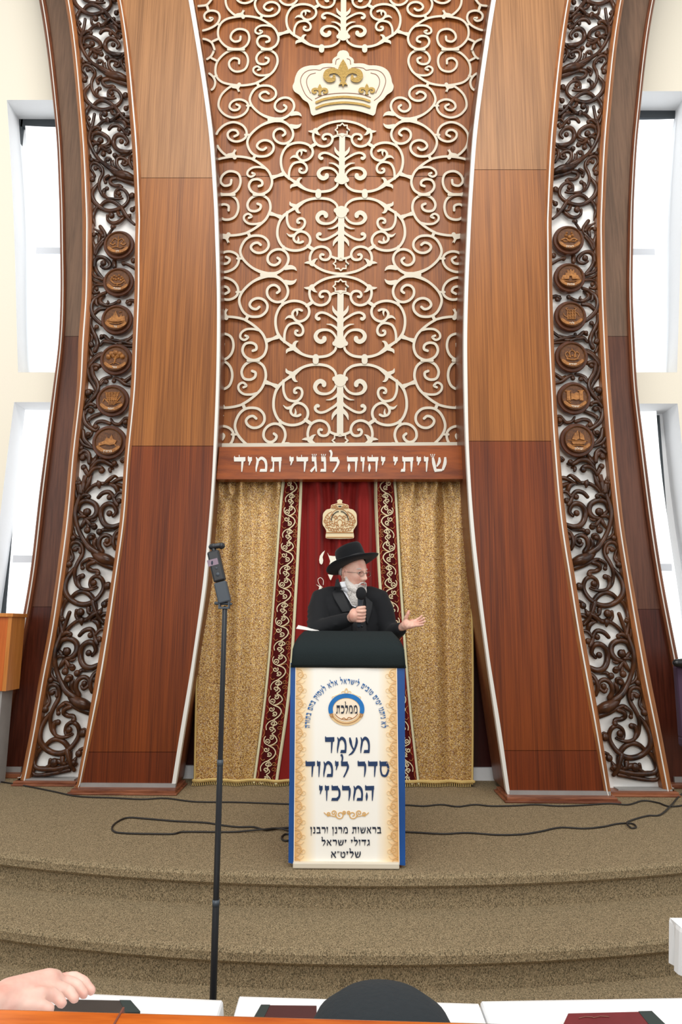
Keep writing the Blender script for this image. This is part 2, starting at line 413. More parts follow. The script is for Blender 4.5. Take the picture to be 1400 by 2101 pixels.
# ------------------------------------------------------------------ setting
def stage(name, cx, cy, rad, ztop, zbot, yback, m):
    mb = MB(); arc = [R(a) for a in range(-62, 63, 2)]
    prof = [(-0.03, 0), (-0.008, -0.004), (0.0, -0.018), (0.0, -0.052), (-0.01, -0.064), (-0.032, -0.066), (-0.032, zbot-ztop)]
    rows = []
    back = [(cx+math.sin(a)*(rad-0.03), yback, ztop) for a in arc]
    rows.append(back)
    for off, dz in prof:
        rows.append([(cx+math.sin(a)*(rad+off), cy-math.cos(a)*(rad+off), ztop+dz) for a in arc])
    mb.grid(rows)
    return prop(mb.build(name, m), kind='structure')
stage('floor', 0.105, 10.537, 6.848, 0.0, -0.17, 7.6, M['carpet'])
stage('floor.001', 0.12, 9.86, 6.60, -0.17, -0.34, 7.6, M['carpet'])
mb = MB(); mb.grid([[(-6, -1.5, -0.34), (6, -1.5, -0.34)], [(-6, 7.6, -0.34), (6, 7.6, -0.34)]])
prop(mb.build('floor.002', M['carpet']), kind='structure')

YW, YN = 6.3, 6.62                     # wall face and bottom of the window niches
UL = crv([(-300, -22), (205, 14), (450, 28), (700, 35), (764, 37)])
LL = crv([(825, 29), (950, 13), (1060, 0), (1255, -28), (1500, -66)])
UR = crv([(-300, 1430), (190, 1412), (450, 1400), (700, 1392), (764, 1390)])
LR = crv([(828, 1391), (950, 1404), (1060, 1418), (1255, 1450), (1500, 1490)])
def colpoly(mb, fa, fb, ys, Y, th, z0=None):
    A = [P(fa(y), y, Y) for y in ys]; B = [P(fb(y), y, Y) for y in ys]
    A2 = [a+Vector((0, th, 0)) for a in A]; B2 = [b+Vector((0, th, 0)) for b in B]
    if z0 is not None:
        for q in (A, B, A2, B2):
            for p in q: p.z = max(p.z, z0)
    rows = [[a, b, b2, a2] for a, b, a2, b2 in zip(A, B, A2, B2)]
    b0 = len(mb.v); mb.grid(rows, closed=True); n = len(rows)
    mb.f.append((b0, b0+1, b0+2, b0+3)); mb.f.append((b0+4*(n-1), b0+4*(n-1)+1, b0+4*(n-1)+2, b0+4*(n-1)+3))
def rng(a, b, n): return [a+(b-a)*i/n for i in range(n+1)]
YT = -330
K = lambda c: (lambda y: c)
mb = MB()
TH = YN-YW+0.02
LX, RX = -900, 2300
colpoly(mb, K(LX), UL, rng(205, 764, 10), YW, TH)
colpoly(mb, K(LX), K(250), [YT, 205], YW, TH)
colpoly(mb, K(LX), K(250), [764, 825], YW, TH)
colpoly(mb, K(LX), LL, rng(825, 1640, 10), YW, TH, -0.4)
prop(mb.build('wall_left', M['wall']), kind='structure')
mb = MB()
colpoly(mb, UR, K(RX), rng(187, 764, 10), YW, TH)
colpoly(mb, K(1150), K(RX), [YT, 187], YW, TH)
colpoly(mb, K(1150), K(RX), [764, 828], YW, TH)
colpoly(mb, LR, K(RX), rng(828, 1640, 10), YW, TH, -0.4)
prop(mb.build('wall_right', M['wall']), kind='structure')
mb = MB(); colpoly(mb, K(249), K(1151), [YT, 300, 900, 1640], YW, TH, -0.4)
prop(mb.build('wall_back', M['wall']), kind='structure')

def window(name, fout, y0, y1, side, fin, blind_y, bar_y, gap):
    # niche reveal, dark frame at its bottom, roller blind in front of it
    e = thing(name, None, None); e['kind'] = 'structure'
    mb = MB(); far = 252 if side < 0 else 1148
    ys = rng(y0, y1, 10)
    zf = lambda p: Vector((p.x, p.y, max(p.z, -0.02)))
    A = [zf(P(fout(y), y, YW-0.001)) for y in ys]
    B = [zf(P(fout(y), y, YW)+Vector((0, YN-YW, 0))) for y in ys]
    mb.grid([[a, b] for a, b in zip(A, B)])
    t0 = P(far, y0, YW); mb.grid([[A[0], B[0]], [t0, t0+Vector((0, YN-YW, 0))]])
    t1 = zf(P(far, y1, YW)); mb.grid([[A[-1], B[-1]], [t1, t1+Vector((0, YN-YW, 0))]])
    mb.build('window_reveal', M['niche'], e)
    # plane at the niche's bottom
    mb = MB(); q0 = P(fout(y0), y0, YW); zt = q0.z; zb = zf(P(fout(y1), y1, YW)).z
    xs = [a.x for a in A]; xo = min(xs)-0.02 if side < 0 else max(xs)+0.02; xi = t0.x
    mb.box(min(xo, xi), max(xo, xi), YN, YN+0.02, zb, zt)
    mb.build('window_back', M['niche'], e)
    mb = MB(); fo = [P(fin(y), y, YN-0.05) for y in ys]
    fx = fo[0].x
    th = 0.09
    mb.box(min(fx, xi), max(fx, xi), YN-0.05, YN-0.005, zt-gap-th, zt-gap)
    mb.box(fx-0.02, fx+0.02, YN-0.05, YN-0.005, zb, zt-gap)
    mb.build('window_frame', M['frame_dark'], e)
    # blind: slightly curling sheet
    mb = MB(); rows = []; uv = []
    for i, y in enumerate(rng(blind_y, y1, 16)):
        a = P(fin(y)+(2 if side < 0 else -2), y, YN-0.09); a.z = max(a.z, zb+0.004)
        row = []
        for k in range(9):
            t = k/8; x = a.x+(xi-a.x)*t
            row.append((x, YN-0.09+0.03*math.sin(3.1*t+0.35*i)*(1-t), a.z))
        rows.append(row)
    mb.grid(rows); mb.build('roller_blind', M['blind'], e, smooth=True)
    mb = MB()
    p = P(700, bar_y, YN-0.1)
    ax = P(fin(bar_y), bar_y, YN-0.1).x
    mb.box(min(ax+0.06*(-side), xi), max(ax+0.06*(-side), xi), YN-0.135, YN-0.128, p.z-0.035, p.z+0.035)
    mb.build('blind_batten', M['batten'], e)
M['batten'] = flat('blind_batten', S(226, 230, 236), 0.8)
FU = crv([(205, 47), (260, 50), (450, 60), (620, 70), (764, 74)])
FLf = crv([(825, 46), (950, 30), (1100, 20), (1255, 10), (1640, 0)])
FUR = crv([(187, 1390), (260, 1384), (450, 1358), (620, 1350), (764, 1360)])
FLR = crv([(828, 1348), (950, 1360), (1100, 1380), (1255, 1400), (1640, 1430)])
window('window_1', UL, 205, 764, -1, FU, 258, 522, 0.002)
window('window_2', LL, 825, 1640, -1, FLf, 833, 1152, 0.03)
window('window_3', UR, 187, 764, 1, FUR, 244, 516, 0.002)
window('window_4', LR, 828, 1640, 1, FLR, 836, 1160, 0.03)

# ------------------------------------------------------------------ ark: edge curves of the two flaring sides, in photo pixels
E = {}
E['L0'] = crv([(-300, 10), (0, 80), (250, 113), (400, 121), (500, 123), (600, 124), (700, 120), (800, 108), (1000, 82), (1200, 58), (1400, 18), (1600, -26)])
E['L1'] = crv([(-300, 24), (0, 93), (250, 123), (400, 131), (500, 133), (600, 134), (700, 130), (800, 119), (1000, 95), (1200, 71), (1400, 33), (1600, -8)])
E['L2'] = crv([(-300, 60), (0, 133), (250, 161), (440, 169), (500, 169), (600, 168), (700, 161), (800, 157), (930, 143), (1065, 130), (1200, 113), (1300, 98), (1400, 79), (1500, 62), (1600, 42)])
E['L3'] = crv([(-300, 76), (0, 148), (250, 175), (440, 188), (500, 188), (600, 187), (700, 181), (800, 174), (930, 159), (1065, 148), (1200, 130), (1300, 115), (1400, 96), (1500, 79), (1600, 60)])
E['L4'] = crv([(-300, 165), (0, 240), (250, 267), (440, 278), (500, 277), (600, 276), (700, 272), (800, 268), (930, 256), (1065, 246), (1200, 227), (1300, 211), (1400, 194), (1500, 177), (1600, 159)])
E['L5'] = crv([(-300, 178), (0, 252), (250, 283), (440, 292), (500, 291), (600, 291), (700, 287), (800, 282), (930, 269), (1065, 259), (1200, 241), (1300, 228), (1400, 212), (1500, 191), (1600, 170)])
E['L6'] = crv([(-300, 330), (0, 387), (250, 426), (400, 438), (500, 442), (600, 445), (700, 445), (800, 443), (900, 439), (1000, 434), (1100, 426), (1200, 416), (1350, 395), (1400, 387), (1500, 370), (1600, 354)])
E['L7'] = crv([(-300, 340), (0, 396), (250, 434), (400, 445), (500, 449), (600, 451), (700, 451), (800, 449), (900, 445), (1000, 439), (1100, 431), (1200, 423), (1350, 401), (1400, 394), (1500, 378), (1600, 362)])
E['R7'] = crv([(-300, 1064), (0, 1009), (250, 974), (400, 963), (500, 958), (600, 954), (700, 952), (800, 953), (900, 956), (1000, 961), (1100, 968), (1200, 979), (1350, 999), (1400, 1006), (1500, 1021), (1600, 1036)])
E['R6'] = crv([(-300, 1075), (0, 1018), (250, 982), (400, 970), (500, 965), (600, 961), (700, 959), (800, 960), (900, 962), (1000, 967), (1100, 975), (1200, 986), (1350, 1005), (1400, 1013), (1500, 1029), (1600, 1043)])
E['R5'] = crv([(-300, 1228), (0, 1160), (250, 1128), (440, 1118), (500, 1118), (600, 1119), (700, 1121), (800, 1126), (900, 1131), (1065, 1145), (1200, 1165), (1300, 1181), (1400, 1199), (1500, 1218), (1600, 1236)])
E['R4'] = crv([(-300, 1243), (0, 1173), (250, 1144), (440, 1133), (500, 1133), (600, 1134), (700, 1137), (800, 1141), (900, 1147), (1065, 1162), (1200, 1183), (1300, 1199), (1400, 1217), (1500, 1234), (1600, 1250)])
E['R3'] = crv([(-300, 1340), (0, 1267), (250, 1236), (440, 1226), (500, 1226), (600, 1228), (700, 1232), (800, 1237), (900, 1245), (1065, 1262), (1200, 1283), (1300, 1299), (1400, 1316), (1500, 1337), (1600, 1357)])
E['R2'] = crv([(-300, 1356), (0, 1281), (250, 1252), (440, 1242), (500, 1242), (600, 1244), (700, 1248), (800, 1254), (900, 1262), (1065, 1279), (1200, 1300), (1300, 1318), (1400, 1337), (1500, 1357), (1600, 1376)])
E['R1'] = crv([(-300, 1412), (0, 1334), (250, 1302), (400, 1292), (500, 1289), (600, 1288), (700, 1291), (800, 1297), (900, 1308), (1065, 1328), (1200, 1349), (1400, 1387), (1600, 1426)])
E['R0'] = crv([(-300, 1424), (0, 1345), (250, 1312), (400, 1302), (500, 1300), (600, 1299), (700, 1303), (800, 1309), (900, 1321), (1065, 1342), (1200, 1363), (1400, 1402), (1600, 1441)])
YC = 5.72                                   # face of the middle panel
DEP = {'L': dict(pil=5.42, band=5.66, wing=5.93), 'R': dict(pil=5.27, band=5.45, wing=5.72)}
YSR = rng(YT, 1660, 110)

def strip(name, fa, fb, ys, Y, th, m, parent, z0=0.035, bulge=0.0, n=4):
    # board with the outline between two curves; bulge makes the face a rounded moulding
    mb = MB(); rows = []
    for y in ys:
        a, b = fa(y), fb(y); p, q = P(a, y, Y), P(b, y, Y)
        p.z = max(p.z, z0); q.z = max(q.z, z0)
        row = []
        for k in range(n+1):
            t = k/n; v = p.lerp(q, t); v.y = Y-bulge*math.sin(math.pi*t)
            row.append(v)
        row += [Vector((q.x, Y+th, q.z)), Vector((p.x, Y+th, p.z))]
        rows.append(row)
    mb.grid(rows, closed=True)
    o = mb.build(name, m, parent, smooth=False)
    return o
def sec(a, b): 
    n = max(3, int((b-a)/16)); return rng(a, b, n)
def shift(f, d): return lambda y: f(y)+d
def lerpf(f, g, t): return lambda y: f(y)*(1-t)+g(y)*t

for sd in 'LR':
    D = DEP[sd]; sg = -1 if sd == 'L' else 1
    word = 'left' if sd == 'L' else 'right'
    # --- big wooden pilaster
    Yp = D['pil']
    e = thing('wooden_pilaster', f'wide flaring glossy wooden pilaster with white inlaid edge, {word} of the curtain', 'pilaster')
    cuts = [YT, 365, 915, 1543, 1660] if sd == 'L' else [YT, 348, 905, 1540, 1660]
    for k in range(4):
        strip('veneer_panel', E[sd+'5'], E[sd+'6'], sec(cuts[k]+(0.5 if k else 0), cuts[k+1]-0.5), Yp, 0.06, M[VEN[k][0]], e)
    # carcass behind the veneer closes the joints and the flank
    strip('flank_board', shift(E[sd+'7'], 0), shift(E[sd+'6'], sg*8), YSR, Yp+0.02, YC-Yp-0.02, M['mould_dark'], e)
    strip('white_inlay', E[sd+'6'], E[sd+'7'], YSR, Yp-0.012, 0.05, M['white_line'], e)
    mo = strip('edge_moulding', E[sd+'4'], E[sd+'5'], YSR, Yp, 0.25, M['mould'], e, bulge=0.022)
    strip('white_inlay', lerpf(E[sd+'4'], E[sd+'5'], 0.46), lerpf(E[sd+'4'], E[sd+'5'], 0.62), YSR, Yp-0.0245, 0.02, M['white_line'], mo)
    a = P(E[sd+'4'](1600), 1600, Yp).x; b = P(E[sd+'7'](1600), 1600, Yp).x
    x0, x1 = min(a, b), max(a, b)
    mb = MB(); mb.box(x0-0.01, x1+0.02, Yp-0.10, Yp+0.25, 0.0, 0.035); mb.box(x0-0.03, x1+0.035, Yp-0.125, Yp+0.25, 0.0, 0.015)
    pl = mb.build('plinth', M['plinth'], e, bevel=0.006)
    mb = MB(); mb.box(x0+0.03, x1, Yp-0.022, Yp+0.01, 0.034, 0.062); mb.build('grey_strip', M['grey_strip'], pl)
    # --- outer wing
    Yo = D['wing']
    e = thing('outer_wing', f'narrow dark brown outer side board with pale lined edges, beside the {word} windows', 'side board')
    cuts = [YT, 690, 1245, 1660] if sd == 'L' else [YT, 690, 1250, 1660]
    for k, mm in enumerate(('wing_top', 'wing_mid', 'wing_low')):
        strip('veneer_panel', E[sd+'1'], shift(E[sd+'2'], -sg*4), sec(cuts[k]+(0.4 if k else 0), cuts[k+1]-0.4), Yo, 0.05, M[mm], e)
    strip('backing', E[sd+'1'], shift(E[sd+'2'], -sg*30), YSR, Yo+0.05, 0.10, M['wing_low'], e)
    mo = strip('edge_moulding', E[sd+'0'], E[sd+'1'], YSR, Yo-0.03, 0.16, M['mould_dark'], e, bulge=0.02)
    strip('white_inlay', lerpf(E[sd+'0'], E[sd+'1'], 0.42), lerpf(E[sd+'0'], E[sd+'1'], 0.56), YSR, Yo-0.053, 0.02, M['white_line'], mo)
    a = P(E[sd+'0'](1590), 1590, Yo).x; b = P(E[sd+'2'](1590), 1590, Yo).x
    x0, x1 = min(a, b), max(a, b)
    mb = MB(); mb.box(x0-0.03, x1+0.03, Yo-0.09, Yo+0.12, 0.0, 0.035); pl = mb.build('plinth', M['plinth'], e, bevel=0.006)
    mb = MB(); mb.box(x0+0.03, x1, Yo-0.02, Yo+0.01, 0.034, 0.075); mb.build('grey_strip', M['grey_strip'], pl)

# --- middle panel
ark = thing('veneered_facade', 'tall brown veneer panel behind the cream scrollwork above the curtain', 'wall panelling', (0, YC, 0))
cut = [YT, 362, 935]
for k in range(2):
    strip('veneer_sheet', shift(E['L7'], -14), shift(E['R7'], 14), sec(cut[k]+(0.6 if k else 0), cut[k+1]-0.6), YC, 0.03, M['panel'], ark, n=1)
for sd, s_ in (('L', 1), ('R', -1)):
    strip('edge_bead', shift(E[sd+'7'], s_*2), shift(E[sd+'7'], s_*6), rng(YT, 912, 40), YC-0.03, 0.03, M['mould'], ark)
# niche behind the curtain
mb = MB(); q0 = P(330, 1500, 5.9); q1 = P(1080, 1500, 5.9)
mb.box(q0.x, q1.x, 5.92, 5.95, 0, 3.0)
mb.box(q0.x-0.03, q0.x, 5.62, 5.95, 0, 3.0); mb.box(q1.x, q1.x+0.03, 5.62, 5.95, 0, 3.0)
prop(mb.build('dark_boarding', M['recess']), 'dark red wooden boarding behind and beside the ark curtain', 'boarding')
mb = MB(); mb.box(q0.x, q1.x, 5.88, 5.915, 0, 0.10)
prop(mb.build('trim_1', M['niche']), kind='structure')

# --- lintel with the inscription
YLN = 5.49
lin = thing('lintel_board', 'reddish wooden lintel board with silver Hebrew inscription above the curtain', 'lintel')
a, b = P(443, 983.5, YLN), P(957, 983, YLN); c, d = P(450, 917, YLN), P(953, 913.5, YLN)
mb = MB(); mb.poly([a, b, d, c], [p+Vector((0, 0.1, 0)) for p in (a, b, d, c)]); mb.build('board', M['lintel'], lin, bevel=0.004)
# ------------------------------------------------------------------ Hebrew letters as broad-pen outlines
def gstroke(pts, w, n=5):
    m = len(pts)
    if isinstance(w, (int, float)): w = [w]*m
    q = spline([(p[0], p[1], k) for p, k in zip(pts, w)], n) if m > 2 else [(pts[0][0], pts[0][1], w[0]), (pts[1][0], pts[1][1], w[-1])]
    L, Rr = [], []
    for i, p in enumerate(q):
        a = q[max(i-1, 0)]; b = q[min(i+1, len(q)-1)]
        dx, dy = b[0]-a[0], b[1]-a[1]; l = math.hypot(dx, dy) or 1
        L.append((p[0]-dy/l*p[2]/2, p[1]+dx/l*p[2]/2)); Rr.append((p[0]+dy/l*p[2]/2, p[1]-dx/l*p[2]/2))
    return L+Rr[::-1]
def gbar(x0, x1, y=0.87, h=0.31): return [(x0, y+h*0.45), (x0+0.05, y+h*0.75), (x0+0.10, y+h*0.45), (x1, y+h*0.5), (x1, y-h*0.3), (x1-0.06, y-h*0.5), (x0+0.02, y-h*0.5)]
def stem(x0, y0, x1, y1, w0=0.16, w1=0.05):
    w0 *= 0.96
    xm, ym = (x0*0.45+x1*0.55), (y0*0.45+y1*0.55)
    return gstroke([(x0, y0), (xm, ym), (x1, y1)], [w0, (w0+w1)*0.55, w1])
GL = {
 'ד': (0.78, [gbar(0.0, 0.76), stem(0.58, 0.92, 0.52, 0.0, 0.17, 0.06)]),
 'ר': (0.70, [gbar(0.0, 0.60), gstroke([(0.5, 0.88), (0.6, 0.78), (0.6, 0.4), (0.54, 0.0)], [0.2, 0.17, 0.14, 0.05])]),
 'ו': (0.32, [gbar(0.0, 0.28), stem(0.2, 0.9, 0.16, 0.0, 0.15, 0.05)]),
 'ז': (0.36, [gbar(0.0, 0.34), stem(0.16, 0.9, 0.15, 0.0, 0.14, 0.05)]),
 'י': (0.32, [gbar(0.0, 0.28), stem(0.2, 0.9, 0.09, 0.45, 0.15, 0.05)]),
 'ה': (0.76, [gbar(0.0, 0.72), stem(0.62, 0.9, 0.58, 0.0, 0.17, 0.06), gstroke([(0.14, 0.58), (0.14, 0.3), (0.12, 0.0)], [0.04, 0.17, 0.05])]),
 'ת': (0.84, [gbar(0.1, 0.78), stem(0.68, 0.9, 0.66, 0.0, 0.17, 0.06), gstroke([(0.24, 0.85), (0.24, 0.4), (0.2, 0.1)], [0.1, 0.1, 0.16]), [(0.0, 0.0), (0.27, 0.0), (0.3, 0.2), (0.06, 0.2)]]),
 'מ': (0.86, [gstroke([(0.1, 1.02), (0.2, 0.75), (0.12, 0.3), (0.1, 0.0)], [0.05, 0.16, 0.12, 0.05]), gstroke([(0.2, 0.72), (0.42, 0.95), (0.66, 0.82), (0.76, 0.5), (0.74, 0.08)], [0.1, 0.2, 0.2, 0.15, 0.15]), [(0.32, 0.0), (0.8, 0.0), (0.8, 0.2), (0.38, 0.2)]]),
 'ם': (0.78, [gbar(0.0, 0.7), stem(0.64, 0.88, 0.64, 0.06, 0.15, 0.13), stem(0.14, 0.85, 0.14, 0.06, 0.13, 0.12), [(0.1, 0.0), (0.7, 0.0), (0.7, 0.19), (0.1, 0.19)]]),
 'ע': (0.76, [gstroke([(0.64, 1.0), (0.66, 0.7), (0.52, 0.3), (0.3, 0.02), (0.02, -0.14)], [0.1, 0.19, 0.15, 0.15, 0.05]), gstroke([(0.1, 1.0), (0.16, 0.75), (0.26, 0.45), (0.42, 0.2)], [0.1, 0.2, 0.13, 0.1])]),
 'ס': (0.78, [gbar(0.0, 0.66), gstroke([(0.62, 0.86), (0.72, 0.5), (0.56, 0.12), (0.36, 0.05)], [0.18, 0.15, 0.16, 0.15]), gstroke([(0.14, 0.84), (0.1, 0.5), (0.2, 0.15), (0.38, 0.06)], [0.14, 0.13, 0.14, 0.15])]),
 'ל': (0.66, [gstroke([(0.04, 1.5), (0.14, 1.3), (0.1, 0.95)], [0.16, 0.14, 0.1]), gbar(0.02, 0.56), gstroke([(0.5, 0.86), (0.58, 0.66), (0.46, 0.34), (0.24, -0.02)], [0.2, 0.17, 0.13, 0.1])]),
 'כ': (0.74, [gbar(0.04, 0.56), gstroke([(0.5, 0.87), (0.66, 0.68), (0.66, 0.32), (0.5, 0.12)], [0.2, 0.16, 0.16, 0.2]), [(0.02, 0.0), (0.56, 0.0), (0.56, 0.2), (0.08, 0.2)]]),
 'ב': (0.76, [gbar(0.04, 0.6), stem(0.56, 0.88, 0.56, 0.1, 0.17, 0.15), [(0.0, 0.0), (0.74, 0.0), (0.7, 0.2), (0.05, 0.2)]]),
 'נ': (0.46, [gbar(0.06, 0.36), stem(0.3, 0.9, 0.32, 0.08, 0.15, 0.12), [(0.0, 0.0), (0.38, 0.0), (0.38, 0.2), (0.05, 0.2)]]),
 'ן': (0.34, [gbar(0.0, 0.28), stem(0.2, 0.9, 0.16, -0.36, 0.16, 0.05)]),
 'ג': (0.50, [gbar(0.08, 0.38), stem(0.3, 0.9, 0.38, 0.0, 0.16, 0.08), gstroke([(0.32, 0.4), (0.14, 0.16), (0.02, 0.0)], [0.08, 0.16, 0.14])]),
 'ש': (0.98, [gstroke([(0.86, 1.02), (0.84, 0.6), (0.7, 0.12)], [0.12, 0.2, 0.14]), gstroke([(0.5, 1.0), (0.5, 0.7), (0.34, 0.36)], [0.1, 0.18, 0.08]), gstroke([(0.1, 1.0), (0.16, 0.6), (0.26, 0.08)], [0.12, 0.2, 0.16]), [(0.2, -0.02), (0.66, 0.04), (0.78, 0.2), (0.24, 0.2)]]),
 'א': (0.86, [gstroke([(0.1, 1.0), (0.4, 0.56), (0.76, 0.0)], [0.14, 0.22, 0.16]), gstroke([(0.7, 1.02), (0.68, 0.74), (0.46, 0.5)], [0.18, 0.17, 0.06]), gstroke([(0.28, 0.66), (0.12, 0.4), (0.16, 0.16), (0.1, 0.0)], [0.06, 0.13, 0.16, 0.12])]),
 'ט': (0.80, [gstroke([(0.06, 0.98), (0.14, 0.8), (0.12, 0.3), (0.3, 0.06)], [0.1, 0.18, 0.14, 0.14]), [(0.2, 0.0), (0.62, 0.0), (0.66, 0.19), (0.24, 0.19)], gstroke([(0.6, 0.08), (0.7, 0.5), (0.6, 0.86), (0.42, 0.84), (0.4, 0.6)], [0.14, 0.15, 0.18, 0.15, 0.06])]),
 'ק': (0.74, [gbar(0.0, 0.66), gstroke([(0.56, 0.86), (0.62, 0.6), (0.44, 0.2)], [0.2, 0.16, 0.06]), stem(0.14, 0.5, 0.12, -0.36, 0.15, 0.05)]),
 'פ': (0.76, [gbar(0.06, 0.58), gstroke([(0.54, 0.86), (0.68, 0.6), (0.64, 0.1)], [0.2, 0.16, 0.15]), [(0.02, 0.0), (0.7, 0.0), (0.7, 0.2), (0.06, 0.2)], gstroke([(0.14, 0.86), (0.14, 0.6), (0.3, 0.48)], [0.14, 0.14, 0.14])]),
 'ף': (0.72, [gbar(0.06, 0.56), gstroke([(0.52, 0.86), (0.62, 0.5), (0.58, -0.36)], [0.2, 0.16, 0.06]), gstroke([(0.14, 0.86), (0.14, 0.6), (0.3, 0.5)], [0.14, 0.14, 0.12])]),
 '״': (0.34, [stem(0.08, 1.05, 0.04, 0.72, 0.12, 0.05), stem(0.26, 1.05, 0.22, 0.72, 0.12, 0.05)]),
 ' ': (0.42, []),
}
GAP = 0.13
def twidth(s): return sum(GL[c][0] for c in s)+GAP*(len(s)-1)
def text_px(mb, s, xl, xr, ytop, ybase, Y, th, xf=None):
    # right-to-left line filling xl..xr, letter height from ybase up to ytop, in photo pixels
    W = twidth(s); kx = (xr-xl)/W; ky = ybase-ytop; x = xr
    for c in s:
        wd, polys = GL[c]; x -= wd*kx
        for p in polys: mb.pxpoly([(x+a*kx, ybase-b*ky) for a, b in p], Y, th, xf)
        x -= GAP*kx
def text_arc(mb, s, cx, cy, rx, ry, a0, a1, h, Y, th, xf=None):
    # along an ellipse, from angle a0 (right end) to a1 (left end), letters upright to the curve
    W = twidth(s)
    N_ = 400; pts = []; L_ = [0]
    for i in range(N_+1):
        a = a0+(a1-a0)*i/N_; pts.append((cx+rx*math.cos(a), cy-ry*math.sin(a)))
        if i: L_.append(L_[-1]+math.hypot(pts[i][0]-pts[i-1][0], pts[i][1]-pts[i-1][1]))
    tot = L_[-1]; k = tot/W
    def at(sv):
        sv = min(max(sv, 0), tot-1e-6); i = 0
        while L_[i+1] < sv: i += 1
        t = (sv-L_[i])/(L_[i+1]-L_[i]); a, b = pts[i], pts[i+1]
        d = math.hypot(b[0]-a[0], b[1]-a[1])
        return (a[0]+(b[0]-a[0])*t, a[1]+(b[1]-a[1])*t, (b[0]-a[0])/d, (b[1]-a[1])/d)
    sv = 0
    for c in s:
        wd, polys = GL[c]
        x, y, tx, ty = at(sv+wd*k/2)       # tangent runs leftward
        ex, ey = -tx, -ty                  # letter's own +x
        ux, uy = ey, -ex                   # up, away from the centre
        for p in polys:
            mb.pxpoly([(x+ex*(a-wd/2)*k+ux*b*h, y+ey*(a-wd/2)*k+uy*b*h) for a, b in p], Y, th, xf)
        sv += (wd+GAP)*k
mb = MB(); YT1 = YLN-0.006
for s_, xa, xb in (('תמיד', 480, 580), ('לנגדי', 594, 697), ('יהוה', 712, 792), ('שויתי', 807, 918)):
    text_px(mb, s_, xa, xb, 938.5, 968, YT1, 0.006)
# small crowns on some letters
for x_ in (645, 664, 888):
    for d_ in (-4, 0, 4):
        mb.ribbon([(x_+d_*0.5, 938), (x_+d_, 933)], 1.1, YT1, 0.004, raw=True); mb.disc(x_+d_, 932.5, 1.1, YT1, 0.004, seg=6)
for x_ in (491, 619, 764): mb.ribbon([(x_, 938), (x_, 933.5)], 1.4, YT1, 0.004, raw=True)
mb.build('inscription', flat('silver_letters', S(222, 218, 208), 0.45), lin)
# ------------------------------------------------------------------ cream fretwork on the middle panel
MIR = [-178, -32, 102, 246, 400, 564, 740, 930]        # mirror lines of the pattern, top to bottom
SCL = crv([(-180, 0.83), (60, 0.885), (320, 0.94), (470, 0.985), (650, 1.0), (830, 1.03), (930, 1.04)])
CXF = crv([(-180, 706.5), (60, 704.8), (320, 702), (650, 698.6), (830, 698.2), (930, 698)])
def fr(ox, oy, s, y0, h, cx, sc):
    return lambda p: (((ox+p[0]/s)-cx)/sc, ((oy+p[1]/s)-y0)/h)
fA = fr(540, 560, 8.75, 564, 176, 698.6, 1.0)          # inner column
fD = fr(440, 560, 8.75, 564, 176, 698.6, 1.0)          # outer column
fE = fr(400, 230, 7.0, 246, 154, 702.5, 0.945)
fT = fr(400, 0, 7.0, -32, 134, 704.8, 0.885)
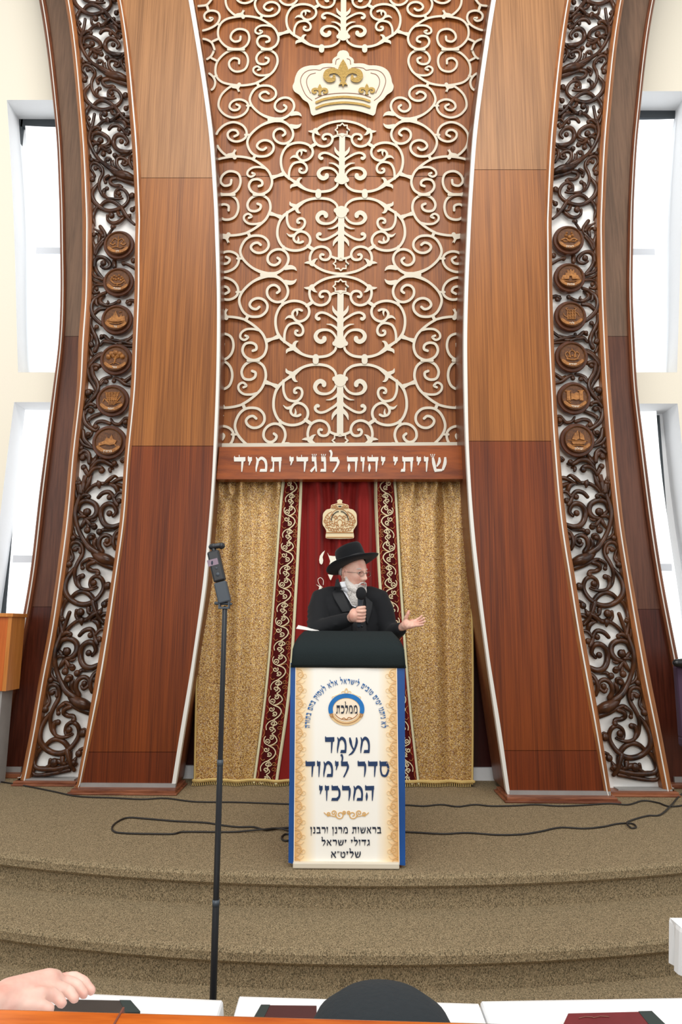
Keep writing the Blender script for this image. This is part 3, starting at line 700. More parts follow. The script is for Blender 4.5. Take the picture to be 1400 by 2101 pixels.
# (frame, points, widths in px, centre-only)
CUR = [
 (fA, [(1400, 52), (1250, 70), (1100, 110), (980, 170), (900, 230), (850, 270), (828, 330), (832, 400), (855, 470), (905, 535), (980, 572), (1060, 577), (1140, 545), (1190, 480), (1200, 400), (1160, 340), (1095, 325), (1035, 345), (1012, 395), (1035, 430), (1070, 425)], 5.2, 1),
 (fA, [(880, 240), (840, 268), (780, 272), (728, 262)], [9, 7, 5, 1], 1),
 (fA, [(860, 250), (900, 300), (930, 330), (968, 345)], [9, 7, 4, 1], 1),
 (fA, [(1195, 400), (1260, 368), (1320, 352), (1400, 350)], 5, 1),
 (fA, [(1400, 350), (1400, 1240)], 10, 1),
 (fA, [(1400, 780), (1330, 735), (1270, 670), (1245, 588)], [9, 8, 6, 1], 1),
 (fA, [(1400, 950), (1330, 850), (1230, 780), (1130, 727), (1040, 712), (970, 745), (955, 795), (985, 825), (1005, 822)], [6, 5.5, 5, 5, 5, 5.5, 6, 7, 7], 1),
 (fA, [(1400, 1130), (1360, 1040), (1300, 975), (1220, 930), (1140, 920)], [6, 6, 5, 3.5, 1], 1),
 (fA, [(1345, 1230), (1300, 1130), (1240, 1060), (1160, 1025), (1060, 1025), (985, 1060), (948, 1130), (975, 1200), (1040, 1235), (1100, 1205), (1105, 1170)], [4.5, 4.5, 5, 5, 6, 7, 8, 9, 9, 9, 9], 1),
 (fA, [(1320, 1240), (1318, 1310), (1300, 1380), (1245, 1440), (1150, 1490), (1000, 1510), (850, 1500), (720, 1460), (620, 1395), (560, 1345), (480, 1290), (380, 1220), (310, 1150), (260, 1060), (232, 950), (226, 850), (237, 760), (280, 650), (350, 565), (460, 515), (580, 503), (700, 530), (790, 590), (828, 680), (812, 770), (750, 840), (660, 872), (590, 850), (545, 800), (527, 730), (565, 670), (640, 655), (695, 675)], [5, 5, 5, 5.3, 5.5, 5.5, 5.5, 5.5, 8, 9, 6, 5.5, 6.5, 5.5, 5.3, 5.3, 5.3, 5.3, 5.3, 5.3, 5.3, 5.3, 5.3, 5.3, 5.3, 5.3, 5.3, 5.3, 5.3, 5.3, 4.5, 5, 5], 1),
 (fA, [(560, 1350), (570, 1280), (600, 1240), (642, 1225)], [9, 7, 5, 1], 1),
 (fA, [(560, 1350), (490, 1375), (450, 1395), (430, 1445)], [9, 7, 6, 1], 1),
 (fA, [(555, 810), (490, 785), (440, 795), (395, 835)], [5, 6, 4, 1], 1),
 (fA, [(595, 660), (615, 710), (605, 775)], [5, 4, 1], 1),
 (fA, [(392, 1240), (392, 1120), (412, 1020), (460, 940), (540, 905), (630, 905), (700, 960), (725, 1040), (700, 1105), (640, 1122), (590, 1095), (590, 1045), (620, 1040)], [5.5]+[5]*12, 1),
 (fA, [(955, 1510), (955, 1588)], 12, 1),
 (fA, [(785, 590), (885, 525)], 7, 1),
 (fA, [(345, 575), (350, 500)], 6, 1),
 (fA, [(270, 1150), (180, 1185), (85, 1215)], [9, 6, 9], 1),
 (fD, [(840, 40), (960, 50), (1080, 62), (1180, 112), (1270, 200), (1315, 320), (1292, 430), (1220, 505), (1120, 525), (1020, 490), (950, 410), (940, 310), (990, 240), (1070, 220), (1140, 260), (1162, 320), (1118, 360)], [8, 8, 6.5, 5.5]+[5.2]*13, 0),
 (fD, [(1080, 40), (960, 48), (820, 90), (680, 160), (560, 260), (475, 370), (440, 480), (460, 590), (520, 700), (610, 770), (720, 790), (840, 770), (930, 690), (950, 590), (910, 510), (830, 463), (740, 460), (660, 505), (630, 575), (675, 635), (750, 652), (805, 612)], [8, 8, 6.5]+[5.2]*19, 0),
 (fA, [(385, 165), (480, 180), (550, 160), (592, 113)], [9, 9, 6, 1], 0),
 (fD, [(600, 780), (570, 845)], 6.5, 0),
 (fE, [(480, 645), (400, 592), (320, 505), (283, 400), (290, 300), (360, 210), (450, 160), (545, 150), (650, 190), (710, 260), (720, 340), (680, 395), (600, 425), (520, 415), (460, 370), (448, 305), (500, 262), (570, 270), (598, 320), (545, 352)], 5, 0),
 (fE, [(700, 330), (760, 330)], 4.5, 0),
 (fE, [(570, 655), (550, 595), (588, 545)], [9, 6, 1], 0),
 (fT, [(930, 268), (820, 245), (700, 236), (560, 250), (440, 282), (362, 350), (336, 450), (360, 560), (450, 660), (560, 706), (680, 704), (760, 650), (790, 560), (765, 470), (700, 428), (610, 425), (540, 475), (525, 550), (580, 600), (655, 585), (665, 530)], 5, 0),
 (fT, [(915, 265), (1000, 308), (1090, 368), (1165, 440), (1208, 550), (1180, 650), (1100, 702), (1020, 706), (940, 668), (905, 600), (935, 535), (1010, 520), (1070, 545), (1078, 590), (1035, 608)], 5.2, 0),
 (fT, [(1110, 385), (1030, 370), (940, 375), (880, 415), (875, 465), (925, 490), (970, 460), (935, 442)], 4.6, 0),
 (fT, [(500, 712), (720, 712)], 6, 0), (fT, [(980, 712), (1110, 712)], 6, 0),
 (fT, [(600, 225), (660, 205), (680, 145)], [9, 7, 1], 0),
 (fT, [(80, 455), (200, 420), (300, 362), (346, 280), (325, 195), (250, 160), (170, 168), (122, 220), (142, 285), (210, 305), (245, 270), (205, 262)], 5, 0),
 (fT, [(320, 350), (360, 365)], 5, 0), (fT, [(355, 560), (270, 600)], 5, 0), (fT, [(145, 80), (180, 165)], 6, 0),
 (fT, [(90, 560), (180, 575), (260, 622), (305, 714)], 5, 0),
 (fT, [(215, -10), (150, 72), (70, 90), (-20, 95)], 5, 0),
]
fret = thing('cream_fretwork', 'cream metal scrollwork fixed in mirrored pairs over the brown panel', 'scrollwork', (0, YC, 0))
YF0 = YC-0.018; FT = 0.014
def keepf(x, y):
    return y < 915 and y > -260 and E['L7'](y)+7.5 < x < E['R7'](y)-7.5
for ci in range(0, len(MIR)-1):
    ya, yb = MIR[ci], MIR[ci+1]
    if yb <= -100 : continue
    typeA = ya in (-32, 246, 564) or ya == -178 and False
    flip = not (ya in (-32, 246, 564))
    mb = MB(); mb.j = 0.00003; mb.m = 999; YF = YF0-0.008*(ci % 2)
    centre = not (ya == 102)
    for fn, pts, wd, c_only in CUR:
        if c_only and not centre: continue
        if flip and pts[0] == (955, 1510): continue
        for side in (1, -1):
            q = []
            base = [fn(p) for p in pts]
            m = len(base); ws = [wd]*m if isinstance(wd, (int, float)) else list(wd)
            if len(ws) != m: ws = [ws[0]+(ws[-1]-ws[0])*i/(m-1) for i in range(m)]
            sp = spline([(u, v, w_) for (u, v), w_ in zip(base, ws)], 6 if m > 2 else 4)
            for u, v, w_ in sp:
                vv = 1-v if flip else v
                y = ya+(yb-ya)*vv; s_ = SCL(y)
                q.append((CXF(y)+side*u*s_, y, max(0.4, w_*s_)))
            mb.ribbon([(a, b) for a, b, _ in q], [c for _, _, c in q], YF, FT, keep=keepf, raw=True)
    if centre:
        # star and knob
        y_s = ya+(yb-ya)*((1-0.137) if flip else 0.137)
        s_ = SCL(y_s); cx = CXF(y_s)
        st = []
        for k in range(16):
            r_ = (15.5 if k % 2 == 0 else 11.6)*s_; a = math.pi*k/8
            st.append((cx+r_*math.cos(a), y_s+r_*0.92*math.sin(a)))
        st.append(st[0]); st.append(st[1])
        if y_s < 905 and y_s > -100:
            mb.ribbon(st, 3.4*s_, YF, FT, keep=lambda x, y: y < 913, raw=True)
        y_k = ya+(yb-ya)*((1-0.785) if flip else 0.785)
        if y_k < 905:
            s_ = SCL(y_k); mb.disc(CXF(y_k), y_k, 12.5*s_, YF, FT, seg=20); 
            mb.disc(CXF(y_k)-11*s_, y_k-(-5 if flip else 5)*s_*-0.6, 5*s_, YF, FT); mb.disc(CXF(y_k)+11*s_, y_k-(-5 if flip else 5)*s_*-0.6, 5*s_, YF, FT)
    mb.build('scroll_section', M['cream_metal'], fret)
YF = YF0-0.017
mb = MB(); mb.pxpoly([(452, 909.5), (951, 907), (951, 914.5), (452, 917)], YF, 0.02); mb.build('bottom_rail', M['cream_metal'], fret)

# crown plaque
YK = YC-0.045
crown = thing('crown_plaque', 'large cream crown plaque with gilt lilies between the scrollwork', 'crown plaque', (0, YC, 0))
def cp(p): return (560+p[0]/4.828, 90+p[1]/4.828)
half = [(697, 62), (660, 72), (640, 98), (635, 120), (605, 140), (590, 165), (588, 192), (540, 192), (490, 196), (440, 212), (370, 214), (300, 232), (250, 270), (222, 330), (212, 380), (196, 420), (212, 470), (262, 505), (300, 552), (345, 582), (365, 625), (378, 690), (400, 712)]
rh = [(1394-x-(x-697)*0.0, y) for x, y in half]
out = [cp(p) for p in spline(half, 3)]
base = [cp((400+k*60, 712-64*math.sin(math.pi*k/10))) for k in range(1, 10)]
outr = [cp(p) for p in spline(rh, 3)][::-1]
mb = MB(); mb.pxpoly(out+base+outr[:-1], YK, 0.04); mb.build('crown_plate', M['cream_metal'], crown, bevel=0.002)
mb = MB()
for sgn in (1, -1):
    f = lambda p: cp((697+sgn*(p[0]-697), p[1]))
    for pts in ([(615, 238), (560, 232), (500, 240), (468, 260), (420, 255), (350, 265), (300, 300), (275, 360), (290, 430), (330, 510), (390, 562)],
                [(425, 288), (370, 305), (338, 350), (340, 410), (375, 490)], [(660, 145), (630, 160), (622, 205)]):
        mb.ribbon([f(p) for p in pts], 1.5, YK-0.0015, 0.004)
mb.ribbon([cp(p) for p in ((418, 545), (520, 505), (697, 488), (870, 500), (972, 532))], 1.6, YK-0.0015, 0.004)
mb.build('incised_lines', flat('incised_brown', S(132, 92, 72), 0.7), crown)
for yo in (0, 56):
    mb = MB(); mb.ribbon([cp((p[0], p[1]+yo)) for p in ((432, 578), (520, 545), (697, 524), (870, 540), (958, 566))], 4.6, YK-0.012, 0.012); mb.build('gilt_band', M['brass'], crown)
def lily(cx, cy, k, thick):
    mb = MB(); Yl = YK-thick
    g = lambda a, b: cp((cx+a*k, cy+b*k))
    diamond = [(0, -150), (25, -110), (48, -60), (42, -20), (0, 30), (-42, -20), (-48, -60), (-25, -110)]
    mb.pxpoly([g(a, b) for a, b in diamond], Yl, thick)
    for s_ in (1, -1):
        mb.ribbon([g(s_*a, b) for a, b in ((8, 42), (40, -10), (90, -35), (150, -22), (168, 20), (140, 55), (95, 50), (90, 15))], [4*k, 8*k, 11*k, 12*k, 12*k, 11*k, 8*k, 5*k], Yl, thick)
    mb.pxpoly([g(a, b) for a, b in ((-34, 40), (34, 40), (18, 70), (45, 108), (14, 100), (0, 130), (-14, 100), (-45, 108), (-18, 70))], Yl-0.002, thick)
    return mb.build('gilt_lily', M['brass'], crown)
lily(697, 300, 1.0, 0.018); lily(466, 460, 0.42, 0.012); lily(932, 455, 0.42, 0.012)
# ------------------------------------------------------------------ carved openwork bands
# one repeat, drawn as (x, y) on the left band between two collars; radius in the same units
def u1(ox, oy, s, ya, yb):
    def f(p):
        x = ox+p[0]/s; y = oy+p[1]/s
        return ((x-E['L3'](y))/(E['L4'](y)-E['L3'](y)), (y-ya)/(yb-ya))
    return f
fU = u1(140, 240, 8.75, 246, 455)
UNIT = [  # points, radii (px at left band), ball at end (x, y, r) or None
 ([(430, 250), (520, 140), (620, 80), (710, 60), (850, 52), (1000, 60), (1120, 90)], [3.2, 3.6, 3.6, 4.2, 3.6, 4, 4.5], None),
 ([(680, 20), (712, 60), (735, 115)], [2, 5.5, 2], None),
 ([(820, 50), (900, 0), (960, -40), (1010, -30)], [3, 4, 3, 1.5], None),
 ([(900, 60), (1000, 100), (1040, 170), (1010, 190)], [3, 4.5, 4, 2], None),
 ([(920, 50), (1040, -10), (1140, -20)], [3, 4, 3], None),
 ([(480, -30), (440, 120), (405, 250), (388, 400), (412, 520), (470, 650), (560, 770), (660, 860), (760, 935), (900, 1000)], [3.5, 3.6, 3.8, 4, 4, 4, 4.2, 4.5, 5.5, 5.5], None),
 ([(740, 945), (840, 1000), (950, 1050), (1060, 1080), (1170, 1110)], [2, 7, 9, 9.5, 7], None),
 ([(395, 420), (430, 330), (500, 292), (590, 292), (690, 340), (730, 430), (690, 505), (600, 525), (520, 480), (515, 410)], [3.5, 4.5, 5, 5.2, 5.2, 5, 4.5, 4, 3, 2.5], (590, 440, 7)),
 ([(1160, 600), (1050, 640), (940, 620), (850, 550), (805, 450), (835, 370), (920, 330), (1010, 350), (1060, 430), (1020, 490)], [3.5, 5, 5.2, 5.2, 5.2, 5, 5, 4.5, 4, 3], (965, 460, 5.5)),
 ([(745, 245), (810, 190), (900, 172), (970, 220), (1030, 300), (1090, 350)], [3.5, 4, 4.2, 4, 3.6, 3], (925, 245, 5)),
 ([(1010, 240), (1060, 180), (1130, 170)], [2.5, 3, 3], (1095, 295, 5.5)),
 ([(850, 725), (880, 675), (980, 668), (1080, 652), (1160, 600)], [4, 3.5, 3.6, 3.6, 3.6], (845, 705, 5.5)),
 ([(560, 510), (620, 590), (645, 660)], [3, 3.5, 4], (640, 685, 6)),
 ([(560, 520), (680, 610), (750, 620)], [3, 3.5, 4], (750, 640, 5.5)),
 ([(620, 520), (700, 550), (760, 530)], [2.5, 3, 1.2], None),
 ([(580, 500), (550, 590), (510, 650)], [3, 4, 2.5], None),
 ([(560, 500), (480, 500), (430, 540)], [3, 3.5, 2], None),
 ([(520, 480), (460, 440), (420, 430)], [3, 3.2, 1.5], None),
 ([(800, 960), (710, 890), (662, 810), (690, 745), (755, 745), (760, 800)], [4, 3.6, 3.2, 3, 2.8, 2.4], (718, 785, 4.5)),
 ([(860, 950), (800, 890), (790, 830), (815, 780)], [4.5, 5, 4, 1], None),
 ([(950, 970), (885, 890), (890, 795), (960, 752), (1050, 780), (1075, 850), (1020, 895), (970, 860)], [4.5, 4.2, 4, 4, 3.6, 3.2, 3, 2.5], (1005, 830, 5)),
 ([(1160, 930), (1110, 840), (1120, 730), (1180, 680)], [3.5, 4, 3.6, 3], (1170, 780, 5)),
 ([(560, 800), (470, 770), (400, 720), (385, 650)], [3, 2.8, 3, 1.5], (430, 785, 5)),
 ([(430, 1130), (475, 1060), (430, 970), (395, 910), (440, 850), (530, 850), (600, 915), (612, 1020), (582, 1110), (560, 1200), (562, 1290), (605, 1390), (690, 1452), (790, 1480), (890, 1478), (970, 1450)], [4.5, 3, 2.8, 3.2, 3.4, 3.6, 4, 4, 3.8, 3.6, 3.4, 3.4, 3.2, 3, 2.8, 2.4], (445, 1140, 6)),
 ([(590, 980), (560, 920), (510, 920)], [3, 3, 3.5], (500, 940, 4.8)),
 ([(530, 1190), (455, 1290), (432, 1400), (470, 1520), (555, 1605), (665, 1662), (800, 1682), (920, 1662), (1012, 1600), (1070, 1500), (1072, 1410), (1020, 1330), (935, 1300), (850, 1340), (838, 1410), (885, 1455), (950, 1430)], [3, 4.6, 5, 5, 5, 4.8, 4.8, 4.6, 4.2, 4, 4, 3.8, 3.6, 3.4, 3.2, 3, 2.6], (915, 1390, 5.5)),
 ([(555, 1590), (640, 1530), (750, 1508), (870, 1550), (960, 1640), (1000, 1750), (960, 1842), (880, 1895), (780, 1890), (700, 1830), (695, 1760)], [3.4, 4.4, 4.4, 4.6, 4.8, 4.6, 4.4, 4.4, 4.2, 3.6, 3], (785, 1785, 7)),
 ([(900, 1730), (930, 1790), (980, 1800)], [4.5, 3.5, 2], None),
 ([(960, 1640), (1040, 1770), (1110, 1860), (1190, 1930)], [4.2, 4, 3.6, 3.2], None),
 ([(1020, 1760), (1080, 1790), (1110, 1730)], [4, 5, 2], (1105, 1790, 4.5)),
 ([(525, 1610), (462, 1680), (440, 1770), (460, 1860), (485, 1960)], [4, 4.6, 4.6, 3.8, 1.2], None),
 ([(440, 230), (370, 120), (350, 40), (380, 20)], [3.5, 3.6, 3, 2.2], (380, 50, 4.5)),
 ([(415, 300), (360, 220), (345, 150)], [3, 3, 1.2], None),
 ([(1170, 1180), (1020, 1140), (860, 1090), (730, 1070), (650, 1110)], [6, 5.5, 4.2, 3.6, 2.5], (680, 1190, 4)),
 ([(860, 1110), (770, 1140), (760, 1190), (830, 1225), (920, 1230), (970, 1265)], [4, 4, 4.2, 4, 4, 3], (955, 1275, 4.5)),
 ([(740, 1080), (660, 1130), (670, 1190)], [3, 3, 3], None),
 ([(700, 1455), (640, 1390), (640, 1320), (690, 1285)], [3, 4, 5, 3], (705, 1300, 4.8)),
 ([(1080, 1420), (1140, 1400)], [4, 4], (1160, 1430, 7)),
 ([(1150, 1640), (1200, 1620)], [3, 3], (1160, 1680, 6)),
 ([(430, 250), (500, 215), (580, 215)], [3, 4, 2], (575, 235, 4.5)),
]
f6 = u1(150, 470, 8.407, 470, 720); f7 = u1(150, 700, 8.407, 700, 950); f8 = u1(100, 930, 7.368, 930, 1000); f5 = u1(140, 240, 8.75, 246, 455)
MID6 = [
 ([(460, -60), (540, 80), (500, 200), (400, 310), (350, 400), (350, 520), (370, 630), (420, 745), (510, 860)], [4.5]*9, None),
 ([(362, 640), (390, 545), (470, 500), (560, 512), (632, 580), (620, 660), (550, 690), (490, 655)], [4.5, 4.6, 4.6, 4.6, 4.4, 4, 3.6, 3], (530, 602, 6.5)),
 ([(325, 750), (400, 845), (520, 890)], [2.5, 4, 3.5], None), ([(320, 850), (400, 910), (520, 930)], [2.5, 3.6, 3.2], None),
 ([(520, 965), (410, 950), (335, 980), (320, 1050), (370, 1105), (440, 1085)], [3, 3.8, 4.2, 4.2, 3.8, 3], (415, 1045, 4.5)),
 ([(570, 1110), (455, 1150), (362, 1230), (325, 1340), (342, 1470), (400, 1560), (510, 1650)], [3.6, 4.4, 4.8, 4.8, 4.8, 4.8, 4.5], None),
 ([(400, 1190), (400, 1280), (440, 1330)], [3.5, 4, 1.5], None),
 ([(520, 1130), (470, 1200), (480, 1275), (560, 1312), (660, 1290), (740, 1250)], [4, 4.6, 4.8, 4.4, 4, 3.4], (800, 1262, 5)),
 ([(560, 1300), (610, 1280), (600, 1240)], [3, 3, 1.5], None),
 ([(385, 1470), (470, 1405), (570, 1385)], [4, 4.4, 4], None),
 ([(312, 1540), (300, 1640), (340, 1760), (400, 1880), (430, 2000), (385, 2110)], [3, 4, 4.4, 4.8, 5, 5], None),
 ([(360, 1770), (365, 1700), (410, 1680)], [3, 3, 3], (415, 1700, 5)),
 ([(480, 1880), (530, 1840), (600, 1900), (700, 1970), (830, 1975), (950, 1900), (1040, 1830)], [3.5, 4.5, 4, 3.6, 3.4, 3.4, 3], (500, 1860, 4.5)),
 ([(470, 2010), (540, 1950), (640, 1970), (760, 2000)], [3, 4.4, 4, 3.4], None),
 ([(660, 1890), (720, 1930), (820, 1930), (930, 1890)], [2.4, 2.6, 2.6, 2.4], (680, 1885, 3.6)),
 ([(280, 1790), (330, 1860), (300, 1960), (270, 2060), (330, 2160)], [3, 3, 3, 3, 3], (330, 2010, 6)),
 ([(870, 610), (960, 630), (1080, 690)], [3.6, 3.4, 3.6], (885, 612, 5)), ([(1080, 560), (1030, 540)], [3, 3], (1050, 560, 6)),
 ([(925, 1260), (980, 1215), (1080, 1235)], [3.6, 3.8, 3.8], (985, 1300, 5)), ([(930, 1230), (940, 1290)], [3.4, 3.4], None),
 ([(715, 560), (725, 670)], [5, 5], None), ([(760, 2010), (1060, 2040)], [3.4, 3.4], None),
 ([(340, 200), (370, 330), (360, 430)], [3, 5, 4.5], None), ([(520, 240), (430, 340), (380, 430)], [4, 4, 3.5], None),
 ([(370, 10), (470, 60), (520, 130)], [2, 3.6, 4], (370, 110, 5)), ([(330, 80), (400, 70), (460, 130), (450, 220)], [2, 3, 3.6, 4], None),
 ([(590, 90), (650, 20), (720, -40)], [3, 3, 3], (690, -20, 5)),
]
MID7 = [
 ([(480, 190), (400, 235), (300, 370), (250, 500), (285, 640), (350, 755), (400, 860)], [3.6, 4.4, 4.8, 5, 4.8, 4.6, 4.4], None),
 ([(500, 230), (400, 300), (320, 400), (270, 480)], [4, 4, 3.8, 3], None),
 ([(460, 440), (390, 430), (345, 470), (355, 600), (425, 720), (440, 850), (375, 980), (285, 1070), (205, 1180), (190, 1300), (232, 1430), (300, 1500), (390, 1545), (440, 1490)], [5, 4.6, 4.6, 4.4, 4.4, 4.4, 4.6, 4.4, 4.4, 4.6, 4.6, 4.4, 4, 3], (400, 1485, 5.5)),
 ([(420, 470), (400, 490)], [4.5, 4.5], (405, 480, 5.5)),
 ([(460, 760), (490, 670), (560, 620), (650, 605)], [3.6, 3.8, 3.6, 3.2], None), ([(480, 760), (530, 690), (590, 690), (600, 720)], [3, 3.2, 3, 2.6], (575, 712, 5)),
 ([(330, 860), (260, 860)], [3, 3], (272, 895, 7.5)), ([(380, 950), (330, 870), (270, 845), (220, 890), (250, 955)], [4, 3.4, 3, 3, 2.5], None),
 ([(200, 1120), (250, 1030), (280, 1000)], [2, 3.6, 1.5], None),
 ([(210, 1180), (290, 1105), (370, 1110), (400, 1150)], [3, 4, 4, 2.5], (390, 1135, 4.5)),
 ([(220, 1260), (250, 1180), (310, 1165), (345, 1200)], [3, 3.4, 3.4, 3], (315, 1215, 5.5)),
 ([(275, 1340), (370, 1275), (490, 1230)], [4, 4.4, 4], None),
 ([(355, 1470), (410, 1400), (510, 1385), (640, 1430)], [3, 4.2, 4.4, 4], None), ([(310, 1480), (270, 1400), (310, 1370)], [3, 3, 2], None),
 ([(165, 1540), (190, 1680), (260, 1770), (360, 1850)], [4.5, 4.8, 4.6, 4], None), ([(340, 1530), (310, 1620), (250, 1660), (205, 1610)], [3, 3.4, 3.4, 3], (270, 1610, 5)),
 ([(130, 1700), (200, 1800), (350, 1850)], [3, 3.4, 3], (155, 1850, 5)), ([(130, 1950), (190, 1890), (270, 1950), (290, 2100)], [3.6, 4.6, 4.8, 4.8], (180, 2000, 6)),
 ([(310, 2090), (360, 2030), (400, 1960)], [4.4, 4.8, 2], None), ([(400, 2080), (480, 2040), (560, 2080), (640, 2110)], [4, 5, 4.6, 4], None),
 ([(690, 690), (740, 650), (820, 690), (900, 750), (1010, 770)], [3, 3.4, 3.8, 4.2, 4.2], (715, 695, 5)), ([(840, 660), (900, 700), (960, 660), (1010, 610)], [3, 4.5, 4.5, 4], None),
 ([(1000, 1340), (900, 1330), (850, 1390), (890, 1460), (960, 1450)], [3.6, 3.8, 3.8, 3.4, 3], (915, 1405, 6)), ([(660, 1350), (700, 1420), (790, 1430), (860, 1370)], [2.5, 3.8, 4, 3.6], None),
 ([(870, 2080), (900, 2040)], [3, 3], (880, 2060, 6)), ([(500, 30), (560, -10), (700, -20), (860, 20), (1020, 50)], [4, 3.6, 3.4, 3.4, 3.6], None), ([(270, 40), (290, 150), (330, 240)], [3, 3.4, 3.4], (320, 60, 6)),
]
MID8 = [
 ([(610, 330), (642, 200), (620, 80), (540, 20), (490, 60)], [4.6, 4.6, 4.6, 4.4, 3.4], (520, 80, 5.5)),
 ([(640, 240), (740, 135), (850, 125), (950, 180), (1020, 175)], [4, 5, 5, 4, 3.4], (1000, 155, 5)),
 ([(610, 340), (690, 250), (790, 225), (830, 260)], [3, 3.6, 4, 3.6], (810, 270, 5.5)),
 ([(600, 330), (560, 260), (530, 200)], [4, 4.4, 4.4], (535, 220, 5)),
 ([(640, 170), (700, 100), (740, 20)], [3.5, 4.5, 2], None),
 ([(500, 600), (470, 470), (450, 360)], [4.5, 4.6, 1.2], None), ([(500, 600), (530, 470), (540, 350)], [4.5, 5, 2], None), ([(500, 600), (590, 470), (640, 340)], [4.5, 4.6, 2.5], None),
 ([(430, 560), (430, 450)], [3, 3], (425, 460, 4)), ([(1150, 90), (1110, 120)], [3, 3], (1130, 120, 5)), ([(940, 280), (930, 240), (970, 230)], [3, 3.5, 2], None),
]
DYR = crv([(-130, -24), (51, -21), (246, -15), (505, -11), (908, -3), (1271, 3), (1590, 10)])
COLL = [(-150, 51), (51, 246), (246, 455), (992, 1271), (1271, 1580)]
def carve(mb, fn, items, ya, yb, sd, Y, clip=None, dz=0.0):
    k = 0
    for pts, rad, ball in items:
        k += 1
        uv = [fn(p) for p in pts]; m = len(uv)
        rad = list(rad)[:m]+[rad[-1]]*(m-len(rad))
        q = spline([(u, v, r_) for (u, v), r_ in zip(uv, rad)], 4)
        pos = []; rr = []
        def world(u, v, off):
            yl = ya+(yb-ya)*v
            if clip and (yl < clip[0] or yl > clip[1]): return None
            u = min(max(u, -0.02), 1.06)
            if sd == 'L': y = yl; x = E['L3'](y)+(E['L4'](y)-E['L3'](y))*u
            else: y = yl+DYR(yl); x = E['R4'](y)+(E['R3'](y)-E['R4'](y))*(1-u)
            w_ = P(x, y, Y); w_.y += off
            if w_.z < 0.05: w_.z = 0.05
            return w_
        off = 0.012*math.sin(k*1.7)
        mag = Y*0.98/FPX*(1.08 if yb < 990 else 1.25)
        for i, (u, v, r_) in enumerate(q):
            w_ = world(u, v, off+0.010*math.sin(i*0.35+k))
            if w_ is None:
                if len(pos) > 2: mb.tube(pos, rr, 8, axis=(0, 1, 0))
                pos, rr = [], []; continue
            pos.append(w_); rr.append(r_*mag)
        if len(pos) > 2: mb.tube(pos, rr, 8, axis=(0, 1, 0))
        if ball:
            u, v = fn(ball[:2]); w_ = world(u, v, -0.012)
            if w_ is not None: mb.ball(w_, ball[2]*mag, 1, 0.8, 1, 10, 7)
for sd in 'LR':
    D = DEP[sd]; sg = -1 if sd == 'L' else 1
    word = 'left' if sd == 'L' else 'right'
    Yb = D['band']
    e = thing('carved_screen', f'dark carved openwork wooden screen of curling leaves before white board, {word} side', 'carved screen', (0, Yb, 0))
    for ya, yb in COLL:
        mb = MB(); carve(mb, fU, UNIT, ya, yb, sd, Yb, clip=(-150, 470) if yb < 800 else (930, 1582)); mb.build('carved_scroll', M['carved'], e, smooth=True)
    mb = MB(); carve(mb, f6, MID6, 470, 720, sd, Yb); mb.build('carved_scroll', M['carved'], e, smooth=True)
    mb = MB(); carve(mb, f7, MID7, 700, 950, sd, Yb); mb.build('carved_scroll', M['carved'], e, smooth=True)
    mb = MB(); carve(mb, f8, MID8, 930, 1000, sd, Yb); mb.build('carved_scroll', M['carved'], e, smooth=True)
    # foot leaves
    mb = MB()
    foot = [([(0.02, 1540), (0.06, 1572), (0.3, 1578), (0.6, 1576), (0.9, 1568)], [2.5, 4.5, 5, 5, 4.5]), ([(0.3, 1575), (0.5, 1562), (0.7, 1570)], [3, 5, 4]), ([(0.02, 1578), (0.1, 1590), (0.4, 1588), (0.8, 1580)], [3, 3.5, 4, 4])]
    for pts, rad in foot:
        pos = []
        for u, y in [(a, b) for a, b in spline(pts, 4)]:
            yy = y if sd == 'L' else y+DYR(y)
            x = (E['L3'](yy)+(E['L4'](yy)-E['L3'](yy))*u) if sd == 'L' else (E['R4'](yy)+(E['R3'](yy)-E['R4'](yy))*(1-u))
            w_ = P(x, yy, Yb); w_.z = max(w_.z, 0.06); pos.append(w_)
        rr = [rad[min(len(rad)-1, i*len(rad)//len(pos))]*0.0045 for i in range(len(pos))]
        mb.tube(pos, rr, 8, axis=(0, 1, 0))
    mb.build('foot_leaves', M['carved'], e, smooth=True)
    strip('backing_board', E[sd+'2'], shift(E[sd+'4'], -sg*22), YSR, Yb+0.042, 0.02, M['board'], e, n=1)
    mo = strip('edge_moulding', E[sd+'2'], E[sd+'3'], YSR, Yb-0.03, 0.14, M['mould'], e, bulge=0.022)
    strip('white_inlay', lerpf(E[sd+'2'], E[sd+'3'], 0.40), lerpf(E[sd+'2'], E[sd+'3'], 0.53), YSR, Yb-0.055, 0.02, M['white_line'], mo)
    a = P(E[sd+'2'](1595), 1595, Yb).x; b = P(E[sd+'4'](1595), 1595, Yb).x; x0, x1 = min(a, b), max(a, b)
    mb = MB(); mb.box(x0-0.02, x1+0.02, Yb-0.09, Yb+0.12, 0.0, 0.035); mb.box(x0-0.03, x1+0.03, Yb-0.10, Yb+0.12, 0.0, 0.015)
    pl = mb.build('plinth', M['plinth'], e, bevel=0.005)
    mb = MB(); mb.box(x0+0.05, x1-0.01, Yb-0.05, Yb+0.10, 0.034, 0.045); mb.build('grey_strip', M['grey_strip'], pl)

